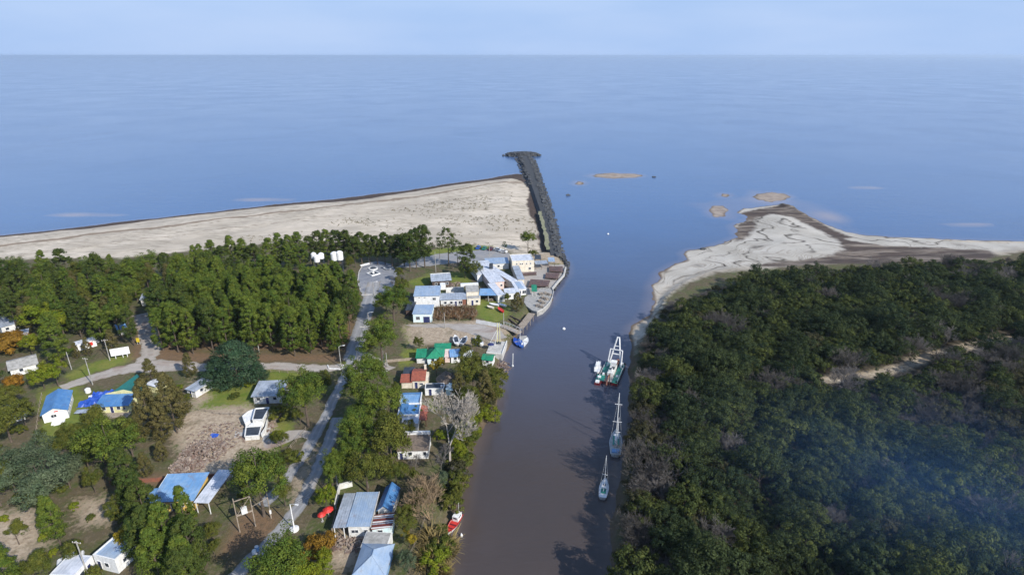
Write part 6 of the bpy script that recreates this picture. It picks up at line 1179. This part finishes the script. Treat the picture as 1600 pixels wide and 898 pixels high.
# crane masts on the slip terrace
p = P(779, 536.5, 2.25); t = thing('boat_hoist', 'pair of tall pale hoist poles braced on the slip terrace', 'hoist', p)
for x in (-.45, .45): part('pole', 'yellow', t, lambda b: b.tube([(x, 0, 0), (x * .8, 0, 7.6)], .13, 7))
part('brace', 'metal', t, lambda b: (b.tube([(-.4, 0, 5.2), (-3.2, -.8, 0)], .08, 5), b.tube([(-.4, 0, 4.2), (-1.2, -2.4, 0)], .07, 5), b.bar((-.45, 0, 7.4), (.45, 0, 7.4), .15))); part('foot', 'dark', t, lambda b: b.box(-.8, .8, -.5, .5, 0, .5))
p = P(767, 545, 2.25); t = thing('parasol', 'dark blue folded parasol table on the slip terrace', 'parasol', p); part('canopy', 'shutter', t, lambda b: b.lathe([(1.2, 1.7), (.8, 1.95), (.1, 2.3)], n=8)); part('pole', 'metal', t, lambda b: b.tube([(0, 0, 0), (0, 0, 1.75)], .05, 6))

# ---------------------------------------------------------------- cars
def car(label, loc, rz, m, group=None):
    t = thing('parked_car', label, 'car', loc, rz, group)
    prof = [(-2.1, .35), (-2.15, .75), (-1.9, .92), (-1.2, .98), (-.75, 1.42), (.75, 1.45), (1.45, 1.0), (2.05, .9), (2.12, .4)]
    part('body', m, t, lambda b: (b.prism([(x, -.8, z) for x, z in prof[:4] + [(1.45, 1.0)] + prof[7:]], (0, 1.6, 0)), b.prism([(-.72, -.62, 1.40), (.72, -.62, 1.43), (.72, .62, 1.43), (-.72, .62, 1.40)], (0, 0, .06))))
    part('windows', 'glass', t, lambda b: b.add([(-1.25, -.76, .985), (1.4, -.76, 1.003), (1.4, .76, 1.003), (-1.25, .76, .985), (-.75, -.64, 1.4), (.75, -.64, 1.43), (.75, .64, 1.43), (-.75, .64, 1.4)], [(4, 5, 6, 7), (0, 1, 5, 4), (1, 2, 6, 5), (2, 3, 7, 6), (3, 0, 4, 7)]))
    for x in (-1.3, 1.3):
        for y in (-.8, .8): part('wheel', 'black', t, lambda b: b.tube([(x, y - .1, .31), (x, y + .1, .31)], .31, 12))
    for y in (-.55, .55): part('headlight', 'metal', t, lambda b: b.box(2.1, 2.14, y - .18, y + .18, .6, .75))
    return t
for u, v, rz, m, l in [(747.5, 388.5, 1.35, 'bluep', 'blue car at the left end of the parked row'), (757, 389.5, 1.35, 'cargreen', 'teal green car second from left in the row'), (767, 390.5, 1.3, 'maroon', 'dark maroon car in the middle of the parked row'), (777, 391.5, 2.7, 'whitep', 'white car fourth along the parked row'), (786, 394.5, 2.7, 'whitep', 'white car at the right end near the small round pine')]:
    p = P(u, v); car(l, (p.x, p.y, GZ + .02), rz, m)
p = P(112, 876); car('white car parked in shade behind the lower left hut', p, .6, 'whitep')
# ---------------------------------------------------------------- poles, tanks, street furniture
def pole(u, v, h, label, arm=None, m='conpale', base=False, r=.13, cat='utility pole', nm='utility_pole'):
    p = P(u, v); t = thing(nm, label, cat, (p.x, p.y, zat(p.x, p.y)), RNG.uniform(-.3, .3)); part('shaft', m, t, lambda b: b.tube([(0, 0, -.2), (0, 0, h)], [r * 1.2, r * .75], 8))
    if arm == 'cross':
        c = part('crossarm', 'wood', t, lambda b: b.box(-.9, .9, -.06, .06, h - .5, h - .38)); part('insulators', 'whitep', c, lambda b: [b.lathe([(.05, h - .375), (.07, h - .3), (.04, h - .2)], x, 0, 6) for x in (-.8, -.3, .3, .8)])
    if arm == 'lamp': part('lamp_arm', 'metal', t, lambda b: b.tube([(0, 0, h - .1), (.6, 0, h + .25), (1.4, 0, h + .3)], .05, 5)); part('lamp_head', 'whitep', t, lambda b: b.box(1.2, 1.9, -.15, .15, h + .2, h + .34))
    if base: part('base', 'whitep', t, lambda b: b.lathe([(.95, -.1), (.95, .35), (.5, .45), (.15, .5)]))
    return t
pole(460, 827, 6.5, 'white pole on a round white base in the right lane verge', 'lamp', 'whitep', True, .13, 'lamp post', 'lamp_post')
for a in [(145, 601, 9, 'pole on the gravel road verge above the blue tarpaulin', 'cross'), (172, 563, 7.5, 'pole beside the white billboard', 'cross'), (112, 577, 6, 'slim pole by the trees at the end of the gravel road', None), (138, 900, 8.5, 'utility pole standing between the white cabin and hut', 'cross'), (584.5, 461, 5.5, 'lamp post at the lower edge of the plaza', 'lamp'), (576.5, 509, 5, 'lamp post beside the main road below the plaza', 'lamp'), (559, 567, 6, 'pole at the junction beside the kerb', 'lamp'), (605, 573, 5, 'pole standing right of the lone round pine', None), (577, 412, 7, 'lamp post with two arms at the back of the plaza', 'lamp'), (765, 409, 9, 'white pole in the car park above the restaurant', None), (681, 425, 9.5, 'thin pole behind the grey gabled cottage', None), (695, 513, 6, 'thin pole in front of the withered vines', None), (533, 573, 7, 'leaning pole at the road corner below the plantation', 'lamp'), (787, 508, 5, 'white flagpole at the shore end of the timber pier', None), (575, 762, 6, 'pole behind the large metal shed', None), (600, 570, 5, 'short pole left of the small lane by the gravel yard', None), (528, 765, 6, 'pole at the corner of the white boundary wall', None), (603, 648, 6, 'pole against the left side of the blue roof house', None), (405, 550, 4, 'pale stake at the front edge of the plantation', None)]:
    pole(a[0], a[1], a[2], a[3], a[4], 'concrete')
p = P(388, 826); t = thing('pole_frame', 'frame of pale poles carrying a transformer by the road fork', 'transformer', p, .55)
for x, y, h in ((-1.6, 0, 8.5), (1.4, 0, 8.5), (4.6, .8, 7.0)): part('shaft', 'wood', t, lambda b: b.tube([(x, y, -.2), (x, y, h)], [.14, .09], 8))
part('platform', 'wood', t, lambda b: (b.bar((-1.6, -.12, 4.2), (1.4, -.12, 4.2), .22), b.bar((-1.6, -.12, 7.8), (1.4, -.12, 7.8), .15), b.bar((-1.6, -.1, 4.2), (1.4, -.1, 7.7), .1), b.bar((1.4, .1, 5), (4.6, .7, 5.4), .1))); part('transformer', 'metal', t, lambda b: (b.box(-.6, .5, -.5, .4, 4.32, 5.5), b.lathe([(.08, 5.503), (.08, 5.9)], -.3, 0, 6), b.lathe([(.08, 5.503), (.08, 5.9)], .2, 0, 6))); part('meter_box', 'whitep', t, lambda b: b.box(4.45, 4.8, .4, .66, 1.4, 2.2))
def silo(u, v, r, h, st, label):
    p = P(u, v); t = thing('water_tower', label, 'water tank', p, .2); part('tank', 'whitep', t, lambda b: b.lathe([(r * .9, st), (r, st + .25), (r, st + h), (r * .6, st + h + .5), (.3, st + h + .7)], n=18)); part('stand', 'dark', t, lambda b: [b.box(x * r * .7 - .1, x * r * .7 + .1, y * r * .7 - .1, y * r * .7 + .1, -.1, st - .002) for x in (-1, 1) for y in (-1, 1)] + [b.bar((-r * .7, y * r * .7, .4), (r * .7, y * r * .7, st - .4), .12) for y in (-1, 1)])
for a in [(525, 425, 1.5, 3.3, 5.6, 'left tank of the taller white pair beside the plaza'), (533.5, 425, 1.5, 3.5, 5.8, 'right tank of the taller white pair beside the plaza'), (497.5, 425, 1.3, 2.6, 4.8, 'front one of three white tanks farther left'), (504.5, 423, 1.3, 2.1, 5.8, 'right one of three white tanks farther left'), (493, 423, 1.2, 2.2, 5.8, 'left one of three white tanks farther left')]: silo(*a)
p = P(583.5, 428); t = thing('planter', 'diamond shaped white kerbed planter in the middle of the plaza', 'planter', p, .78); part('kerb', 'whitep', t, lambda b: (b.box(-2.2, 2.2, -2.2, -1.8, -.1, .5), b.box(-2.2, 2.2, 1.8, 2.2, -.1, .5), b.box(-2.2, -1.8, -1.8, 1.8, -.1, .5), b.box(1.8, 2.2, -1.8, 1.8, -.1, .5))); part('soil', 'dark', t, lambda b: b.box(-1.8, 1.8, -1.8, 1.8, -.1, .3)); part('monument', 'whitep', t, lambda b: b.lathe([(.5, .3), (.5, .8), (.2, .9), (.15, 2.0)], n=10))
p = P(583, 420); t = thing('round_planter', 'round white planter behind the diamond shaped one', 'planter', p); part('kerb', 'whitep', t, lambda b: b.lathe([(2.1, -.1), (2.1, .5), (1.7, .5), (1.7, .2)], n=20)); part('bush', 'dark', t, lambda b: b.lathe([(1.6, .2), (1.2, .7), (.3, .9)], n=10))
p = P(607, 419); t = thing('ring_bench', 'white curved bench at the right edge of the plaza', 'bench', p); part('seat', 'whitep', t, lambda b: [b.bar((2 * math.cos(a), 2 * math.sin(a), .45), (2 * math.cos(a + .4), 2 * math.sin(a + .4), .45), .5, .12) for a in np.arange(3.2, 6.2, .4)]); part('plinth', 'conpale', t, lambda b: [b.box(2 * math.cos(a) - .15, 2 * math.cos(a) + .15, 2 * math.sin(a) - .15, 2 * math.sin(a) + .15, -.05, .39) for a in (3.4, 4.4, 5.4, 6.1)])
def kerb(label, line, h=.28, w=.35, m='conpale'):
    pp = [P(u, v) for u, v in line]; o = pp[0]; t = thing('kerb', label, 'kerb', o); part('stone', m, t, lambda b: [b.bar(x - o + Vector((0, 0, h / 2 - .1)), y - o + Vector((0, 0, h / 2 - .1)), w, h + .2) for x, y in zip(pp[:-1], pp[1:])]); return t
kerb('white kerb around the left side of the plaza', [(563, 453), (559, 440), (561, 425), (567, 414)]); kerb('kerb step crossing the road below the plaza', [(565, 461), (585, 460), (602, 461)]); kerb('white kerb at the back left of the plaza', [(563, 416), (577, 412.5)], .6, .8, 'whitep'); kerb('low white kerb outlining the verge at the junction', [(512, 571), (514, 576), (535, 577), (537, 571)], .3, .3, 'whitep'); kerb('stone edging below the lamp post on the main road', [(562, 511), (574, 511)])
p = P(190, 559); t = thing('billboard', 'blank white billboard on two legs beside the gravel road', 'billboard', p, .42); part('panel', 'whitep', t, lambda b: b.box(-2.6, 2.6, -.06, .06, 1.1, 3.6)); part('leg', 'whitep', t, lambda b: b.box(.4, .56, .062, .2, -.1, 3.2)); part('leg', 'whitep', t, lambda b: b.box(1.6, 1.76, .062, .2, -.1, 3.2)); part('leg', 'whitep', t, lambda b: b.box(-1.6, -1.44, .062, .2, -.1, 3.2))
p = P(217, 538); t = thing('yellow_sign', 'yellow sign board beside the dirt track into the wood', 'sign', p, .1); part('panel', 'yellowp', t, lambda b: b.box(-.5, .5, -.03, .03, .9, 2.4)); part('leg', 'metal', t, lambda b: (b.box(-.4, -.33, .032, .1, -.1, 2.3), b.box(.33, .4, .032, .1, -.1, 2.3)))
for u, v, m, l in [(402, 860, 'bluel', 'pale blue barrel on the road edge near the lower edge'), (398, 866, 'whitep', 'white barrel beside the pale blue one'), (721, 552, 'tarp', None), (692, 541, 'bluep', 'blue barrel on the gravel yard verge'), (128, 645, 'steel', None)]:
    if l: p = P(u, v); t = thing('barrel', l, 'barrel', p); part('drum', m, t, lambda b: b.lathe([(.38, 0), (.42, .1), (.42, 1.0), (.38, 1.1)])); part('lid', 'metal', t, lambda b: b.lathe([(.36, 1.102), (.36, 1.14)]))
p = P(129, 645); t = thing('trailer', 'flat grey trailer parked right of the white house with blue roof', 'trailer', p, .15); part('bed', 'steel', t, lambda b: b.box(-1.6, 1.6, -.9, .9, .5, .65)); part('drawbar', 'metal', t, lambda b: b.bar((1.6, 0, .5), (2.6, 0, .45), .1))
for y in (-.95, .95): part('wheel', 'black', t, lambda b: b.tube([(0, y - .08, .32), (0, y + .08, .32)], .32, 12))
# lines hung between the poles
def wires(label, a, b, za, zb):
    p, q = P(*a), P(*b); t = thing('power_line', label, 'power line', p); d = q - p
    for k in (-.8, .8): part('wire', 'black', t, lambda m: m.tube([(d.x * i / 8 + k * .7, d.y * i / 8 + k * .3, za + (zb - za) * i / 8 - 1.1 * math.sin(math.pi * i / 8)) for i in range(9)], .035, 4))
for a in [('wires running along the gravel road from the verge pole to the billboard', (145, 601), (172, 563), 8.6, 7.1), ('wires across the road fork from the pole frame to the round based lamp post', (388, 826), (460, 827), 8.2, 6.3), ('wires from the lamp post up the right lane to the metal shed pole', (460, 827), (528, 765), 6.3, 5.8), ('wires above the main road from the junction to the plaza', (559, 567), (576.5, 509), 5.8, 4.9)]: wires(*a)
# withered vines in front of the row house
vr = rs(9); vc = []; vo = P(676, 502); vx = P(745, 500)
for i in range(420):
    s = vr.random_sample(); dpt = vr.random_sample(); c = P(676 + 69 * s, 502 - 1 * s - 20 * dpt); vc.append([c.x - vo.x, c.y - vo.y, .35 + 1.5 * vr.random_sample()])
t = thing('vine_plot', 'plot of withered brown vines in front of the low row house', 'vines', vo); mk('leaves', crownmesh('leaves', vc, .5 + .3 * vr.random_sample(420), 16, .42, 9, LM['vine']), None, t)
part('stakes', 'wood', t, lambda b: [b.box(q[0] - .05, q[0] + .05, q[1] - .05, q[1] + .05, -.1, 2.2) for q in vc[::7]])
wall_line('hedge_fence', 'low timber fence behind the lone round pine', [(602, 566), (650, 562)], .9, .12, 'wood', cat='fence'); wall_line('garden_fence', 'timber fence left of the dark lean to', [(519, 832), (527, 798)], 1.1, .12, 'wood', cat='fence')
rubble('driftwood', 'planks and stones strewn on the bank below the slip terrace', 783, 566, 160, 3, 5, .5, M['rubble'], 8, 'debris'); rubble('clutter', 'garden clutter beside the grey gabled cottage', 712, 446, 140, 4, 4, .5, M['rubble'], 9); rubble('clutter', 'scrap heap below the large metal shed', 545, 848, 160, 4, 2.5, .5, M['rubble'], 10)

def fence(label, line, h=1.1, step=2.2):
    pp = resample([P(u, v) for u, v in line], step); o = pp[0]; t = thing('post_fence', label, 'fence', o)
    for p in pp: part('post', 'wood', t, lambda b: b.box(p.x - o.x - .05, p.x - o.x + .05, p.y - o.y - .05, p.y - o.y + .05, -.1, h))
    for z in (.5, .95): part('rail', 'wood', t, lambda b: [b.bar(a - o + Vector((0, 0, z)), c - o + Vector((0, 0, z)), .04, .06) for a, c in zip(pp[:-1], pp[1:])])
for l, ln in [('post fence along the left edge of the white house lawn', [(56, 690), (60, 650), (66, 618)]), ('post fence between the round lawn and the bare plot', [(300, 640), (345, 648), (392, 650)]), ('post fence along the left lane below the ruin', [(430, 735), (455, 700), (478, 672)]), ('post fence in front of the lone lawn at the gravel yard', [(636, 545), (690, 548), (735, 545)]), ('post fence beside the gravel road below the plantation', [(410, 580), (450, 583), (480, 584)]), ('post fence behind the reeds in the lowest river plot', [(640, 870), (655, 840), (664, 812)])]: fence(l, ln)

# ---------------------------------------------------------------- air: even haze round the whole scene, and a soft volume added to tint the thicket blue
def volume(name, col, dens, an):
    hm = bpy.data.materials.new(name); hm.use_nodes = True; ht = hm.node_tree; ht.nodes.remove(ht.nodes['Principled BSDF'])
    pv = ht.nodes.new('ShaderNodeVolumePrincipled'); pv.inputs['Color'].default_value = (*col, 1); pv.inputs['Density'].default_value = dens; pv.inputs['Anisotropy'].default_value = an
    ht.links.new(pv.outputs[0], ht.nodes['Material Output'].inputs['Volume']); return hm
hb = MB().box(-46000, 46000, -1500, 47000, -2.6, 97.0).build('haze', volume('air', (.66, .81, 1), 5.5e-5, .2)); tag(hb, 'thin blue haze over the sea', None, None, 'stuff')
p = P(1450, 850); veil_o = MB().box(-1, 1, -1, 1, -1, 1).build('blue_veil', None); veil_o.location = (p.x + 4, p.y + 4, 15); veil_o.scale = (62, 46, 11); veil_o.rotation_euler = (0, 0, -.3); tag(veil_o, 'thin blue veil added low over the thicket at lower right', None, None, 'stuff')  # soft volume added to give the lower right wood a blue tint
vm = volume('blue_veil', (.20, .48, 1.0), .01, 0.); vt = vm.node_tree; tcv = vt.nodes.new('ShaderNodeTexCoord'); gv = vt.nodes.new('ShaderNodeTexGradient'); gv.gradient_type = 'QUADRATIC_SPHERE'; vt.links.new(tcv.outputs['Object'], gv.inputs[0])
nv = noise(vt, .9, 2, .5, tcv.outputs['Object']); dv = math_(vt, 'MULTIPLY', math_(vt, 'MULTIPLY', gv.outputs['Fac'], ramp(vt, nv, .3, .7, .3, 1.5)), .0082)
vt.links.new(dv, next(n for n in vt.nodes if n.type == 'PRINCIPLED_VOLUME').inputs['Density']); veil_o.data.materials.append(vm)
